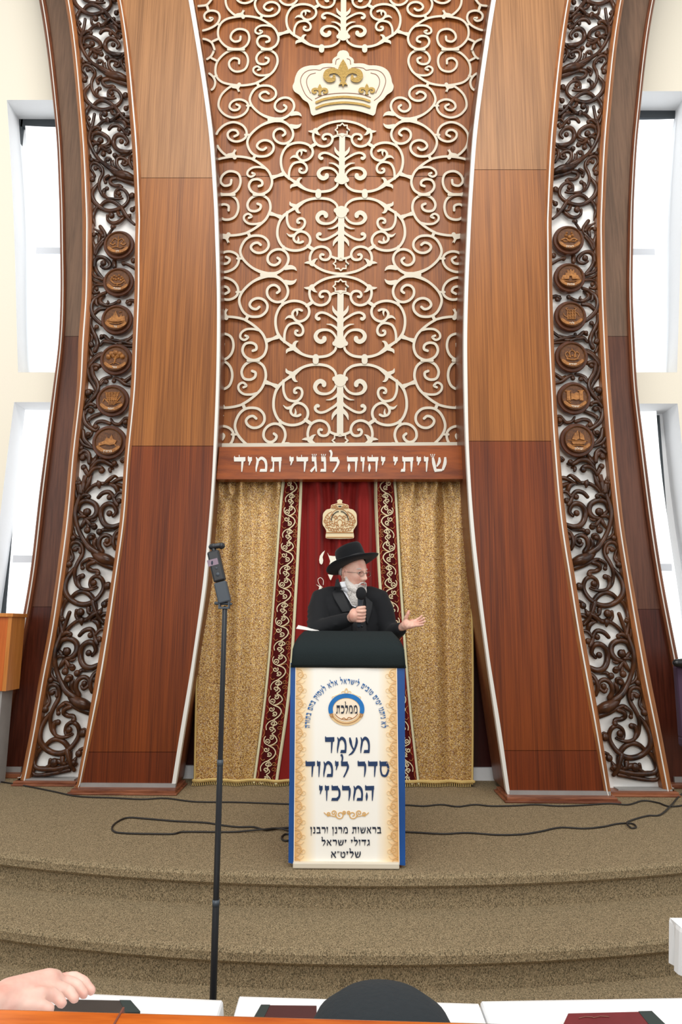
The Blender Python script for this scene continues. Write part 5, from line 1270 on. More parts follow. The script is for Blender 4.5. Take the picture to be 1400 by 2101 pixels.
# head, built around its own centre: +x is the direction of the face before turning
HC = man(725.5, 1175, -0.02); YAW = R(-47)      # turned towards the right of the photo
RH = Matrix.Rotation(YAW, 4, 'Z') @ Matrix.Rotation(R(8), 4, 'Y')
def hp(f, s, u):                       # forward, side (+ = his left, towards us is his right), up, in metres
    return HC+(RH @ Vector((f, s, u, 1)).to_3d()) if False else HC+RH.to_3x3() @ Vector((f, s, u))
def gs(f, s, u, c, w): return math.exp(-(((f-c[0])/w[0])**2+((s-c[1])/w[1])**2+((u-c[2])/w[2])**2))
def head_mb(mb):
    seg, rings = 72, 56; b = len(mb.v)
    rows = []
    for i in range(rings+1):
        la = -math.pi/2+math.pi*i/rings; row = []
        for k in range(seg):
            lo = 2*math.pi*k/seg
            f, s, u = math.cos(la)*math.cos(lo), math.cos(la)*math.sin(lo), math.sin(la)
            x, y, z = f*0.098, s*0.074, u*0.122
            if z < 0:                   # jaw narrows and comes forward
                t = min(1, -z/0.122); y *= 1-0.26*t*t; x = x*(1-0.18*t)+0.018*t
            if f > 0: x *= 1-0.06*abs(s)
            d = Vector((0, 0, 0))
            # nose, brow, sockets, cheeks, lips, chin
            d.x += 0.030*gs(f, s, z, (1, 0, -0.030), (0.30, 0.13, 0.015))+0.019*gs(f, s, z, (1, 0, -0.008), (0.3, 0.10, 0.022))
            for q_ in (-1, 1): d.x += 0.008*gs(f, s, z, (1, q_*0.17, -0.035), (0.3, 0.09, 0.008))
            d.x += 0.008*gs(f, s, z, (0.95, 0, 0.026), (0.4, 0.6, 0.012))
            for q_ in (-1, 1):
                d.x -= 0.010*gs(f, s, z, (0.92, q_*0.40, 0.006), (0.3, 0.2, 0.013))
                d.x += 0.006*gs(f, s, z, (0.85, q_*0.5, -0.028), (0.3, 0.25, 0.018))
                d.x += 0.005*gs(f, s, z, (0.95, q_*0.16, -0.036), (0.3, 0.09, 0.008))
            d.x += 0.006*gs(f, s, z, (1, 0, -0.060), (0.3, 0.28, 0.007))+0.006*gs(f, s, z, (1, 0, -0.073), (0.3, 0.26, 0.007))-0.004*gs(f, s, z, (1, 0, -0.0665), (0.3, 0.26, 0.003))
            d.x += 0.008*gs(f, s, z, (1, 0, -0.100), (0.4, 0.4, 0.014))
            row.append(hp(x+d.x, y, z))
        rows.append(row)
    mb.grid(rows, closed=True)
# joints
SR = man(655, 1232, 0.02); ER = man(650, 1292, -0.16); WR = man(718, 1270, -0.27)
SL = man(782, 1232, 0.04); EL = man(800, 1300, 0.0); WL = man(822, 1291, -0.14)
hipc = Vector((0.06, YM+0.03, 0.90))
def fingers(mb, root, lens, dirs, curls, rad, normal, thumb=None):
    pass
def finger(mb, pts, r0, r1):
    pts = [Vector(p) for p in pts]
    q = spline([tuple(p) for p in pts], 4); n = len(q)
    mb.tube(q, [r0+(r1-r0)*i/(n-1)+0.0006*math.sin(i*1.6) for i in range(n)], 9)
body = MB()
head_mb(body)
ec = hp(-0.004, -0.072, -0.012)
# ears
for s_ in (-1, 1):
    pts = [hp(-0.004+0.017*math.cos(a), s_*(0.073+0.006*math.sin(a)), -0.010+0.030*math.sin(a)) for a in [math.pi*2*k/14 for k in range(15)]]
    body.tube(pts, 0.0052, 8, cap=False); body.ball(hp(0.0, s_*0.069, -0.012), 0.014, 1, 0.6, 1.6); body.ball(hp(0.004, s_*0.074, -0.036), 0.008)
# neck and trunk
nk = man(716, 1225, 0.03)
body.tube([hp(-0.025, 0, -0.05), hp(-0.035, 0, -0.10), nk, nk-Z*0.05], [0.052, 0.054, 0.06, 0.075], 20)
ch = man(718, 1262, 0.05)
body.tube([nk-Z*0.03, ch+Z*0.06, ch-Z*0.08, hipc+Z*0.12, hipc], [0.07, 0.13, 0.135, 0.13, 0.14], 24, flat=0.8)
for a_, b_, c_ in ((SR, ER, WR), (SL, EL, WL)):
    body.tube([nk-Z*0.06, a_, a_.lerp(b_, 0.5), b_], [0.05, 0.052, 0.044, 0.036], 14)
    body.tube([b_, b_.lerp(c_, 0.35), c_], [0.036, 0.036, 0.025], 14)
for s_ in (-1, 1):
    h_ = hipc+Vector((s_*0.085, 0, -0.02)); k_ = Vector((h_.x+s_*0.01, h_.y-0.02, 0.49)); an = Vector((h_.x+s_*0.015, h_.y+0.01, 0.08))
    body.tube([h_, h_.lerp(k_, 0.5), k_], [0.085, 0.075, 0.052], 16); body.tube([k_, k_.lerp(an, 0.3), an], [0.052, 0.052, 0.035], 16)
# right hand (left in the photo) closed round the microphone
MT = man(741, 1222, -0.36); MBt = man(736.5, 1284, -0.31)
ax = (MT-MBt).normalized()
gc = man(738.5, 1262, -0.325)                        # grip centre on the handle
back = (Vector((-1, -0.25, 0))-ax*Vector((-1, -0.25, 0)).dot(ax)).normalized()      # from the handle towards the back of the hand
frt = ax.cross(back).normalized()
if frt.y > 0: frt = -frt                            # towards us
pal = gc+back*0.030
body.tube([WR, WR.lerp(pal, 0.5), pal+back*0.004], [0.026, 0.030, 0.033], 14)
body.ball(pal+back*0.006+frt*0.004, 0.036, 0.85, 0.95, 1.15, 16, 12)
rh = 0.0150
for i in range(4):
    z_ = 0.030-0.0195*i; ln = (0.96, 1.0, 0.98, 0.9)[i]
    ctr = gc+ax*z_
    pts = []
    for a in range(0, 8):
        t = a/7; an_ = R(165-265*t*ln)               # from the knuckles at the back round the front
        rr_ = 0.034*(1-t)+0.0245*t
        pts.append(ctr+back*(-math.cos(R(180)-an_))*0+back*math.cos(R(180)-an_)*rr_*1.0+frt*math.sin(R(180)-an_)*rr_*1.0)
    finger(body, pts, 0.0108 if i < 3 else 0.0095, 0.0085 if i < 3 else 0.0075)
th = [pal+ax*0.022+frt*0.012, pal+ax*0.044+frt*0.020-back*0.012, gc+ax*0.050+frt*0.024, gc+ax*0.052+frt*0.018-back*0.020]
finger(body, th, 0.0135, 0.0100)
# left hand (right in the photo), open, palm up, pointing right
hb = man(826, 1286, -0.16); pc = man(836, 1281, -0.19)
fd = Vector((0.92, -0.30, 0.12)).normalized(); up_ = Vector((-0.05, -0.55, 0.83)); up_ = (up_-fd*up_.dot(fd)).normalized(); sd_ = fd.cross(up_).normalized()
body.tube([WL, hb, pc-fd*0.01], [0.027, 0.030, 0.034], 14, flat=0.8)
for k in range(-2, 3): body.tube([hb+sd_*0.009*k-fd*0.005, pc+sd_*0.0135*k+fd*0.028], [0.016, 0.0145], 10)
for i, (o_, l_, b_) in enumerate(((1.5, 0.075, 0.26), (0.5, 0.084, 0.12), (-0.5, 0.080, 0.0), (-1.5, 0.064, -0.22))):
    base = pc+sd_*0.0185*o_+fd*0.03
    d_ = (fd+sd_*b_*0.9).normalized(); cu = (0.10, 0.16, 0.26, 0.30)[i]
    p1 = base+d_*l_*0.45+up_*0.004; p2 = p1+(d_+up_*cu*1.2).normalized()*l_*0.32; p3 = p2+(d_+up_*cu*2.4).normalized()*l_*0.26
    finger(body, [base-d_*0.01, base+d_*0.01, p1, p2, p3], 0.0105, 0.0075)
tb = hb+sd_*-0.022+up_*0.010+fd*0.012
tsgn = -1
t1 = man(833, 1268, -0.19); t2 = man(837, 1260, -0.20); t3 = man(839, 1254.5, -0.20)
finger(body, [tb, tb.lerp(t1, 0.55), t1, t2, t3], 0.0150, 0.0090)
body.build('body', M['skin'], speaker, smooth=True, remesh=0.0035, sm=2)

# jacket
jk = MB()
def ring(c, rx, ry, yaw, n=32, pw=0.85):
    out = []
    for k in range(n):
        a = 2*math.pi*k/n; ca, sa = math.cos(a), math.sin(a)
        x = rx*math.copysign(abs(ca)**pw, ca); y = ry*math.copysign(abs(sa)**pw, sa)
        out.append(Vector((c.x+x*math.cos(yaw)-y*math.sin(yaw), c.y+x*math.sin(yaw)+y*math.cos(yaw), c.z)))
    return out
byaw = R(14)
tc_ = man(716, 1250, 0.06)
levels = [(0.50, 0.225, 0.155), (0.75, 0.215, 0.155), (0.95, 0.215, 0.155), (1.12, 0.222, 0.158), (1.25, 0.235, 0.155), (1.34, 0.240, 0.145), (1.395, 0.225, 0.125), (1.43, 0.185, 0.105), (1.455, 0.13, 0.088), (1.475, 0.085, 0.075)]
rows = [ring(Vector((tc_.x+0.0, tc_.y+(1.45-z)*0.03, z)), a, b, byaw) for z, a, b in levels]
b0 = len(jk.v); jk.grid(rows, closed=True); jk.f.append(tuple(range(b0, b0+32))); jk.f.append(tuple(range(b0+32*9, b0+320)))
for a_, b_, c_, d_ in ((SR, ER, WR, -1), (SL, EL, WL, 1)):
    sh_ = a_+Vector((-d_*0.02, 0, 0.0))
    jk.tube([sh_+Vector((-d_*0.06, 0, 0.02)), sh_, sh_.lerp(b_, 0.35)+Vector((d_*0.008, 0, 0)), sh_.lerp(b_, 0.7), b_], [0.075, 0.082, 0.072, 0.066, 0.060], 18)
    e_ = b_.lerp(c_, 0.93)
    jk.tube([b_, b_.lerp(c_, 0.2)-Z*0.004, b_.lerp(c_, 0.5), b_.lerp(c_, 0.75), e_], [0.060, 0.058, 0.053, 0.047, 0.044], 18)
    for t_ in (0.25, 0.5): jk.tube([b_.lerp(c_, t_)+Z*0.045+Vector((0, -0.02, 0)), b_.lerp(c_, t_+0.08)-Z*0.01+Vector((0, -0.055, 0)), b_.lerp(c_, t_+0.1)-Z*0.045], [0.008, 0.011, 0.006], 8)
for t_ in (0.3, 0.45, 0.62, 0.8): 
    a_ = SR.lerp(ER, t_); jk.tube([a_+Vector((-0.065, -0.01, 0.012)), a_+Vector((-0.02, -0.068, -0.006)), a_+Vector((0.045, -0.055, 0.012))], [0.006, 0.010, 0.005], 8)
jak = jk.build('jacket', M['black_suit'], speaker, smooth=True, remesh=0.008, sm=6)
# shirt, waistcoat, lapels: outlines laid on the chest
def chest(x, y, off):                       # point on the front of the trunk under a photo pixel
    d = ray(x, y); best = None
    yaw = byaw; 
    t = (YM-0.4)/d.y
    while t < (YM+0.5)/d.y:
        p = Vector((0, 0, CH))+d*t; lv = levels
        z = p.z; i = 0
        if z < lv[-1][0]:
            while i < len(lv)-2 and lv[i+1][0] < z: i += 1
            k = min(1, max(0, (z-lv[i][0])/(lv[i+1][0]-lv[i][0])))
            rx = lv[i][1]*(1-k)+lv[i+1][1]*k+off; ry = lv[i][2]*(1-k)+lv[i+1][2]*k+off
            dx, dy = p.x-tc_.x, p.y-(tc_.y+(1.45-z)*0.03)
            lx, ly = dx*math.cos(yaw)+dy*math.sin(yaw), -dx*math.sin(yaw)+dy*math.cos(yaw)
            e = 2/0.85
            if abs(lx/rx)**e+abs(ly/ry)**e < 1: return p
        t += 0.004/d.y
    return P(x, y, YM-0.08)
def patch(name, m, left, right, off, th=0.008, nx=8):
    # surface between two px polylines running down the chest
    mb = MB(); L_ = spline(left, 5); R_ = spline(right, 5); rows = []
    for a, b in zip(L_, R_):
        row = [chest(a[0]+(b[0]-a[0])*k/nx, a[1]+(b[1]-a[1])*k/nx, off) for k in range(nx+1)]
        rows.append(row+[p+Vector((0, th+0.02, 0)) for p in reversed(row)])
    mb.grid(rows, closed=True)
    return mb.build(name, m, speaker, smooth=True)
cx1 = lambda *p: [(540+a/4.375, 1000+b/4.375) for a, b in p]
patch('shirt', M['shirt'], cx1((690, 850), (702, 890), (725, 940), (800, 1060)), cx1((760, 840), (800, 880), (850, 960), (830, 1075)), 0.010)
patch('waistcoat', M['vest'], cx1((735, 960), (770, 1020), (800, 1100), (800, 1290)), cx1((880, 950), (900, 1040), (925, 1150), (935, 1290)), 0.005)
lp = patch('lapel', M['lapel'], cx1((655, 830), (640, 900), (625, 965), (710, 1120)), cx1((676, 815), (700, 900), (745, 1000), (790, 1110)), 0.018)
patch('lapel', M['lapel'], cx1((912, 950), (916, 990), (925, 1060), (930, 1200)), cx1((930, 945), (968, 980), (985, 1060), (940, 1230)), 0.012)
mb = MB(); mb.ball(man(743, 1285, -0.13), 0.007); mb.build('button', M['black_plastic'], speaker, smooth=True)
# shirt collar
mb = MB(); mb.tube([hp(0.03, -0.058, -0.112), hp(-0.02, -0.070, -0.102), hp(-0.075, -0.03, -0.09), hp(-0.075, 0.03, -0.09), hp(-0.02, 0.066, -0.102)], 0.012, 10, flat=1.6); mb.build('shirt_collar', M['shirt'], speaker, smooth=True)
# shirt cuffs are hidden; trousers and shoes
tr = MB()
for s_ in (-1, 1):
    h_ = hipc+Vector((s_*0.085, 0, 0.02)); k_ = Vector((h_.x+s_*0.01, h_.y-0.02, 0.49)); an = Vector((h_.x+s_*0.015, h_.y+0.01, 0.07))
    tr.tube([h_, h_.lerp(k_, 0.5), k_, k_.lerp(an, 0.5), an], [0.105, 0.095, 0.080, 0.075, 0.072], 18, cap=False)
tr.ball(hipc, 0.16, 1.05, 0.8, 0.7)
tr.build('trousers', M['black_suit'], speaker, smooth=True, remesh=0.012, sm=3)
for s_ in (-1, 1):
    x_ = hipc.x+s_*0.10; mb = MB(); rows = []
    for t in range(9):
        k = t/8; w_ = 0.045*math.sin(math.pi*min(1, 0.16+k*0.8))**0.6; h_ = 0.085-0.045*k
        y_ = hipc.y+0.10-0.29*k
        rows.append([(x_+w_*math.cos(a), y_, max(0.003, 0.003+h_*max(0, math.sin(a)))) for a in [math.pi*2*q/16 for q in range(16)]])
    mb.grid(rows, closed=True); mb.f.append(tuple(range(16))); mb.f.append(tuple(range(128, 144)))
    mb.build('shoe', M['shoe'], speaker, smooth=True)
# hair, beard
hr_ = MB()
rows = []
for i in range(13):
    la = R(-18+100*i/12); rows.append([hp(-0.012+(0.098)*math.cos(la)*math.cos(lo), 0.080*math.cos(la)*math.sin(lo), 0.012+0.118*math.sin(la)) for lo in [R(104+152*k/24) for k in range(25)]])
hr_.grid(rows)
o = hr_.build('hair', M['hair_grey'], speaker, smooth=True); md = o.modifiers.new('solid', 'SOLIDIFY'); md.thickness = 0.006
random.seed(4)
bd = MB()
# sideburns and cheeks down to the point of the beard as many tapering locks over a soft core
core = [hp(0.046, 0, -0.095), hp(0.050, -0.004, -0.125), hp(0.050, -0.012, -0.15)-Z*0.015, hp(0.046, -0.018, -0.17)-Z*0.035, hp(0.042, -0.022, -0.18)-Z*0.062]
bd.tube(core, [0.050, 0.055, 0.048, 0.032, 0.010], 18)
for s_ in (-1, 1):
    bd.tube([hp(0.012, s_*0.070, -0.035), hp(0.020, s_*0.066, -0.06), hp(0.040, s_*0.054, -0.088), hp(0.066, s_*0.03, -0.108), hp(0.078, 0, -0.116)], [0.008, 0.017, 0.026, 0.030, 0.024], 12)
    bd.tube([hp(0.1035, s_*0.006, -0.0525), hp(0.099, s_*0.022, -0.058), hp(0.088, s_*0.036, -0.075), hp(0.08, s_*0.036, -0.095)], [0.0035, 0.0045, 0.006, 0.010], 9)
for i in range(230):
    a = R(-100+200*random.random()); t = random.random()
    fx, sy = 0.026+0.066*math.cos(a)*(0.78+0.22*(1-t)), 0.064*math.sin(a)
    u0 = -0.085-0.03*math.cos(a)*0.8-0.03*t
    r0_ = hp(fx, sy, u0)
    L_ = 0.035+0.075*random.random()*max(0.25, math.cos(a))
    tip = core[-1]
    e_ = r0_-Z*L_; e_ = Vector((e_.x+(tip.x-e_.x)*0.45, e_.y+(tip.y-e_.y)*0.35, max(e_.z, tip.z-0.01)))
    m_ = r0_.lerp(e_, 0.5)+Vector((random.uniform(-1, 1), random.uniform(-1.5, 0.3), 0))*0.006
    bd.tube([r0_, m_, e_], [0.0042, 0.0036, 0.0010], 5, cap=False)
bd.build('beard', M['hair'], speaker, smooth=True)
mb = MB()
for s_ in (-1, 1):
    mb.tube([hp(0.092, s_*0.014, 0.026), hp(0.088, s_*0.030, 0.031), hp(0.074, s_*0.046, 0.026)], [0.0035, 0.0042, 0.003], 7)
mb.build('eyebrows', M['hair'], speaker, smooth=True)
mb = MB()
for s_ in (-1, 1): mb.ball(hp(0.077, s_*0.029, 0.006), 0.0095)
mb.build('eyes', flat('eye_white', S(200, 186, 178), 0.3), speaker, smooth=True)
mb = MB()
for s_ in (-1, 1): mb.ball(hp(0.0852, s_*0.0285, 0.0055), 0.0042)
mb.build('irises', flat('iris', S(48, 40, 38), 0.3), speaker, smooth=True)
mb = MB()
for s_ in (-1, 1):
    mb.tube([hp(0.087, s_*0.016, 0.011), hp(0.0905, s_*0.029, 0.0145), hp(0.080, s_*0.042, 0.008)], [0.002, 0.0042, 0.002], 6)
    mb.tube([hp(0.087, s_*0.017, 0.000), hp(0.088, s_*0.029, -0.004), hp(0.079, s_*0.041, 0.000)], [0.0015, 0.002, 0.0015], 6)
mb.build('eyelids', M['skin'], speaker, smooth=True)
mb = MB(); mb.tube([hp(0.100, -0.020, -0.066), hp(0.106, 0, -0.0675), hp(0.100, 0.020, -0.066)], [0.002, 0.0036, 0.002], 7); mb.build('lips', flat('lip', S(176, 92, 86), 0.5), speaker, smooth=True)
# spectacles
sp_ = thing('spectacles', 'thin metal spectacles on the nose of the bearded speaker', 'spectacles', HC)
mb = MB()
for s_ in (-1, 1):
    pts = [hp(0.108-0.012*abs(math.cos(a)*0.4+0.6*1)**2*0.5, s_*(0.031+0.022*math.cos(a)), 0.000+0.016*math.sin(a)) for a in [2*math.pi*k/24 for k in range(25)]]
    mb.tube(pts, 0.0013, 6, cap=False)
    mb.tube([hp(0.100, s_*0.053, 0.004), hp(0.07, s_*0.070, 0.004), hp(0.0, s_*0.078, 0.000), hp(-0.012, s_*0.077, -0.008)], 0.0013, 6)
mb.tube([hp(0.104, -0.009, 0.003), hp(0.110, 0, 0.006), hp(0.104, 0.009, 0.003)], 0.0012, 6); mb.build('frame', M['glass_rim'], sp_, smooth=True)
mb = MB()
for s_ in (-1, 1):
    mb.poly([hp(0.1035, s_*(0.031+0.0215*math.cos(a)), 0.0155*math.sin(a)) for a in [2*math.pi*k/20 for k in range(20)]], [hp(0.1025, s_*(0.031+0.0215*math.cos(a)), 0.0155*math.sin(a)) for a in [2*math.pi*k/20 for k in range(20)]])
mb.build('lens', M['lens'], sp_)
# hat: round brim tilted, crown on top
HT = thing('hat', 'wide brimmed black felt hat worn by the speaker', 'hat', HC+Z*0.07)
hc = HC+RH.to_3x3() @ Vector((-0.010, 0, 0.052))
RB = Matrix.Rotation(YAW, 3, 'Z') @ Matrix.Rotation(R(4), 3, 'Y') @ Matrix.Rotation(R(17), 3, 'X')
RB = Matrix.Rotation(R(-19), 3, 'Y') @ Matrix.Rotation(R(-10), 3, 'X') @ Matrix.Rotation(YAW, 3, 'Z')
def hatrow(rx, ry, z, curl=0.0, n=48):
    out = []
    for k in range(n):
        a = 2*math.pi*k/n
        out.append(hc+RB @ Vector((rx*math.cos(a), ry*math.sin(a), z+curl*abs(math.sin(a))**2-curl*0.35*max(0, math.cos(a)))))
    return out
mb = MB(); rows = [hatrow(0.092, 0.074, -0.004), hatrow(0.120, 0.105, -0.008, 0.002), hatrow(0.150, 0.140, -0.006, 0.008), hatrow(0.174, 0.168, 0.000, 0.016), hatrow(0.180, 0.174, 0.006, 0.018), hatrow(0.174, 0.168, 0.010, 0.017), hatrow(0.150, 0.138, 0.003, 0.010), hatrow(0.115, 0.100, 0.002, 0.003), hatrow(0.098, 0.080, 0.004)]
mb.grid(rows, closed=True); mb.build('brim', M['black_felt'], HT, smooth=True)
mb = MB(); rows = [hatrow(0.104, 0.088, -0.004), hatrow(0.103, 0.087, 0.03), hatrow(0.100, 0.085, 0.08), hatrow(0.097, 0.082, 0.108), hatrow(0.089, 0.074, 0.121), hatrow(0.068, 0.052, 0.126), hatrow(0.03, 0.02, 0.120), hatrow(0.005, 0.004, 0.118)]
mb.grid(rows, closed=True); mb.f.append(tuple(range(7*48, 8*48))); mb.build('crown', M['black_felt'], HT, smooth=True)
mb = MB(); rows = [hatrow(0.105, 0.089, 0.004), hatrow(0.1065, 0.0905, 0.008), hatrow(0.1055, 0.0895, 0.034), hatrow(0.1035, 0.0875, 0.038)]
mb.grid(rows, closed=True); mb.build('hat_band', M['vest'], HT, smooth=True)
# microphone
mic = thing('microphone', 'black handheld microphone with foam head held up by the speaker', 'microphone', MBt)
mb = MB(); mb.tube([MBt, gc, MT-ax*0.035, MT-ax*0.02], [0.0115, 0.0135, 0.0165, 0.0185], 16); mb.build('handle', M['grey_plastic'], mic, smooth=True)
mb = MB(); mb.ball(MT+ax*0.012, 0.031, 1.0, 1.0, 1.25, 24, 16); mb.build('foam_head', M['mic_foam'], mic, smooth=True)
mb = MB(); mb.tube(spline([tuple(MBt), tuple(MBt-Z*0.05+Vector((-0.012, 0.01, 0))), tuple(MBt-Z*0.12+Vector((0.0, 0.02, 0))), (MBt.x-0.01, 4.30, 0.8), (MBt.x, 4.30, 0.02)], 6), 0.003, 6); mb.build('cord', M['cable'], mic, smooth=True)
# ------------------------------------------------------------------ cables on the carpet
def cable(label, pts, rad=0.0055):
    q = []
    for p in pts:
        g_ = G(p[0], p[1], 0.006); z = 0.007+(p[2] if len(p) > 2 else 0); q.append((g_.x, g_.y, z))
    mb = MB(); mb.tube(spline(q, 8), rad, 7); o = mb.build('cable', M['cable'], None, smooth=True); prop(o, label, 'cable')
cable('thin dark cable running from the left edge past the bases to the lectern', [(-60, 1598), (0, 1604), (60, 1614), (110, 1624), (160, 1634), (230, 1637), (290, 1640), (340, 1638), (400, 1645), (480, 1646), (540, 1648), (600, 1650), (700, 1652)])
cable('dark cable lying in a long narrow loop left of the lectern', [(600, 1698), (570, 1700), (545, 1703), (520, 1697), (490, 1697), (460, 1694), (420, 1688), (360, 1685), (300, 1680), (262, 1678), (240, 1687), (230, 1698), (236, 1707), (262, 1710), (310, 1711), (355, 1711), (375, 1707), (420, 1707), (480, 1707), (540, 1705, 0.008), (570, 1702, 0.006), (600, 1706)])
cable('short bight of dark cable poking out low beside the left of the poster', [(600, 1712), (585, 1712), (578, 1719), (584, 1725), (600, 1724)])
cable('dark cable running straight from the lectern along the right bases', [(780, 1650), (835, 1652), (870, 1654), (905, 1651), (940, 1655), (975, 1651), (1010, 1654), (1060, 1653), (1100, 1651), (1150, 1654), (1200, 1652), (1250, 1649), (1290, 1651), (1320, 1643), (1350, 1647), (1380, 1655), (1440, 1646)])
cable('dark cable with a small loop curving to the right edge', [(800, 1706), (850, 1708), (910, 1711), (960, 1709), (1020, 1713), (1070, 1712), (1110, 1706), (1150, 1698), (1200, 1700), (1240, 1696), (1270, 1690), (1297, 1690), (1306, 1697), (1296, 1699), (1287, 1692, 0.009), (1300, 1682), (1330, 1674), (1355, 1672), (1378, 1655, 0.008), (1392, 1636), (1420, 1612)])

# ------------------------------------------------------------------ camera on its pole
YG = 1.95
mono = thing('camera_pole', 'tall thin black telescopic pole standing in front of the steps', 'pole', (P(452, 1650, YG).x, YG, -0.34))
ptop = P(461.5, 1248, YG); pbot = Vector((P(440, 2045, YG).x, YG, -0.33))
mb = MB()
segs = [(0.0, 0.0098), (0.30, 0.0092), (0.52, 0.0082), (0.74, 0.0072), (1.0, 0.0062)]
for (a, r_), (b, _) in zip(segs, segs[1:]):
    mb.tube([pbot.lerp(ptop, a), pbot.lerp(ptop, b)], r_, 14); 
mb.build('pole_tube', M['black_plastic'], mono, smooth=True)
for a, r_ in segs[1:-1]:
    mb = MB(); p = pbot.lerp(ptop, a); mb.tube([p-Z*0.008, p+Z*0.008], r_+0.0016, 14, cap=False); mb.build('lock_ring', M['grey_plastic'], mono, smooth=True)
for k in range(3):
    a = R(90+120*k); mb = MB(); mb.tube([pbot+Z*0.10, pbot+Vector((math.cos(a)*0.13, math.sin(a)*0.13, 0.0))], [0.007, 0.006], 8); mb.build('leg', M['black_plastic'], mono, smooth=True)
mb = MB(); c = ptop; mb.box(c.x-0.017, c.x+0.013, c.y-0.012, c.y+0.012, c.z-0.002, c.z+0.004); mb.box(c.x-0.017, c.x-0.012, c.y-0.010, c.y+0.01, c.z, c.z+0.026); mb.box(c.x+0.010, c.x+0.014, c.y-0.01, c.y+0.01, c.z, c.z+0.022)
mb.tube([(c.x-0.026, c.y, c.z+0.014), (c.x+0.017, c.y, c.z+0.012)], [0.005, 0.004], 8); mb.build('clamp', M['grey_plastic'], mono, bevel=0.001)
gim = thing('gimbal_camera', 'small black handheld gimbal camera clamped on top of the pole', 'camera', tuple(ptop))
G0 = P(460, 1228, YG); G1 = P(441, 1146, YG); 
dirn = (G1-G0).normalized(); sx_ = Vector((dirn.z, 0, -dirn.x))
def obox(mb, c, hw, hd, a, b):          # box along dirn from a to b
    q = []
    for t in (a, b):
        o_ = c+dirn*t; q.append([o_-sx_*hw+Vector((0, -hd, 0)), o_+sx_*hw+Vector((0, -hd, 0)), o_+sx_*hw+Vector((0, hd, 0)), o_-sx_*hw+Vector((0, hd, 0))])
    b0 = len(mb.v); mb.grid(q, closed=True); mb.f.append((b0, b0+1, b0+2, b0+3)); mb.f.append((b0+4, b0+5, b0+6, b0+7))
Lg = (G1-G0).length
mb = MB(); obox(mb, G0, 0.0175, 0.014, -0.012, 0.048); mb.build('extension_grip', M['grey_plastic'], gim, bevel=0.004)
mb = MB(); obox(mb, G0, 0.0170, 0.013, 0.050, Lg+0.022); mb.build('camera_body', M['black_plastic'], gim, bevel=0.005)
mb = MB(); obox(mb, G0+sx_*-0.006, 0.0150, 0.001, Lg-0.020, Lg-0.002)
for i in range(len(mb.v)): mb.v[i] = (mb.v[i][0], mb.v[i][1]-0.0135, mb.v[i][2])
scr = mb.build('screen', M['screen'], gim)
mb = MB(); mb.ball(G0+sx_*-0.008+dirn*(Lg-0.012)+Vector((0, -0.0150, 0)), 0.004, 0.7, 0.2, 1.5); mb.build('screen_picture', M['ink_dark'], scr, smooth=True)
mb = MB(); p = G0+dirn*(Lg-0.030)+Vector((0, -0.0135, 0)); mb.ball(p, 0.003, 1.4, 0.5, 0.8); p = G0+dirn*(Lg-0.048)+Vector((0, -0.0125, 0)); mb.ball(p, 0.006, 1, 0.5, 1); mb.build('joystick', M['grey_plastic'], gim, smooth=True)
a = P(442, 1138, YG); b = P(437, 1122, YG); mb = MB(); mb.tube([a, b], [0.0075, 0.006], 10); mb.tube([b+Vector((-0.004, 0, 0)), P(452, 1119, YG)], [0.0085, 0.008], 12)
mb.ball(P(455, 1120, YG), 0.0098, 1, 1.1, 1); mb.ball(P(438, 1121, YG), 0.009); mb.build('gimbal_head', M['black_plastic'], gim, smooth=True)

# ------------------------------------------------------------------ cabinet at the left edge
yc = 5.55
cab = thing('wooden_cabinet', 'orange brown wooden cabinet on a grey base at the left edge', 'cabinet', (P(10, 1400, yc).x, yc, 0))
a = P(-90, 1262, yc); b = P(26, 1262, yc); z0 = P(20, 1418, yc).z; z1 = P(20, 1266, yc).z
mb = MB(); mb.box(a.x, b.x-0.03, yc, yc+0.22, z0, z1); mb.build('body', M['cab_wood'], cab)
mb = MB(); mb.box(b.x-0.03, b.x, yc-0.006, yc+0.225, z0, z1); mb.build('side_panel', M['cab_edge'], cab)
mb = MB(); mb.box(a.x-0.02, b.x+0.012, yc-0.02, yc+0.24, z1, z1+0.03); mb.build('top', M['cab_edge'], cab, bevel=0.004)
mb = MB(); mb.box(a.x+0.02, b.x-0.04, yc+0.02, yc+0.2, 0.0, z0); mb.build('base', M['grey_strip'], cab)
# chair back glimpsed at the right edge
chy = 5.3
ch_ = thing('upholstered_chair', 'purple seated chair with dark wooden arm cut by the right edge', 'chair', (P(1440, 1500, chy).x, chy, 0))
x0 = P(1386, 1360, chy).x
zt_ = P(1390, 1352, chy).z; zb_ = P(1390, 1376, chy).z
mb = MB(); mb.tube([(x0, chy-0.02, zt_-0.03), (x0+0.1, chy-0.01, zt_-0.03), (x0+0.5, chy, zt_-0.02)], [0.03, 0.04, 0.04], 10); mb.build('arm', M['shoe'], ch_, smooth=True)
mb = MB(); mb.box(x0+0.02, x0+0.5, chy+0.02, chy+0.1, 0.42, zt_+0.25-0.3); mb.build('backrest', M['purple'], ch_, bevel=0.02)
mb = MB(); mb.box(x0+0.02, x0+0.5, chy-0.0, chy+0.1, 0.36, 0.44); mb.build('seat', M['purple'], ch_, bevel=0.02)
for dx in (0.04, 0.46): mb = MB(); mb.box(x0+dx, x0+dx+0.03, chy+0.03, chy+0.06, 0.0, zb_ if dx < 0.1 else 0.4); mb.build('leg', M['shoe'], ch_)

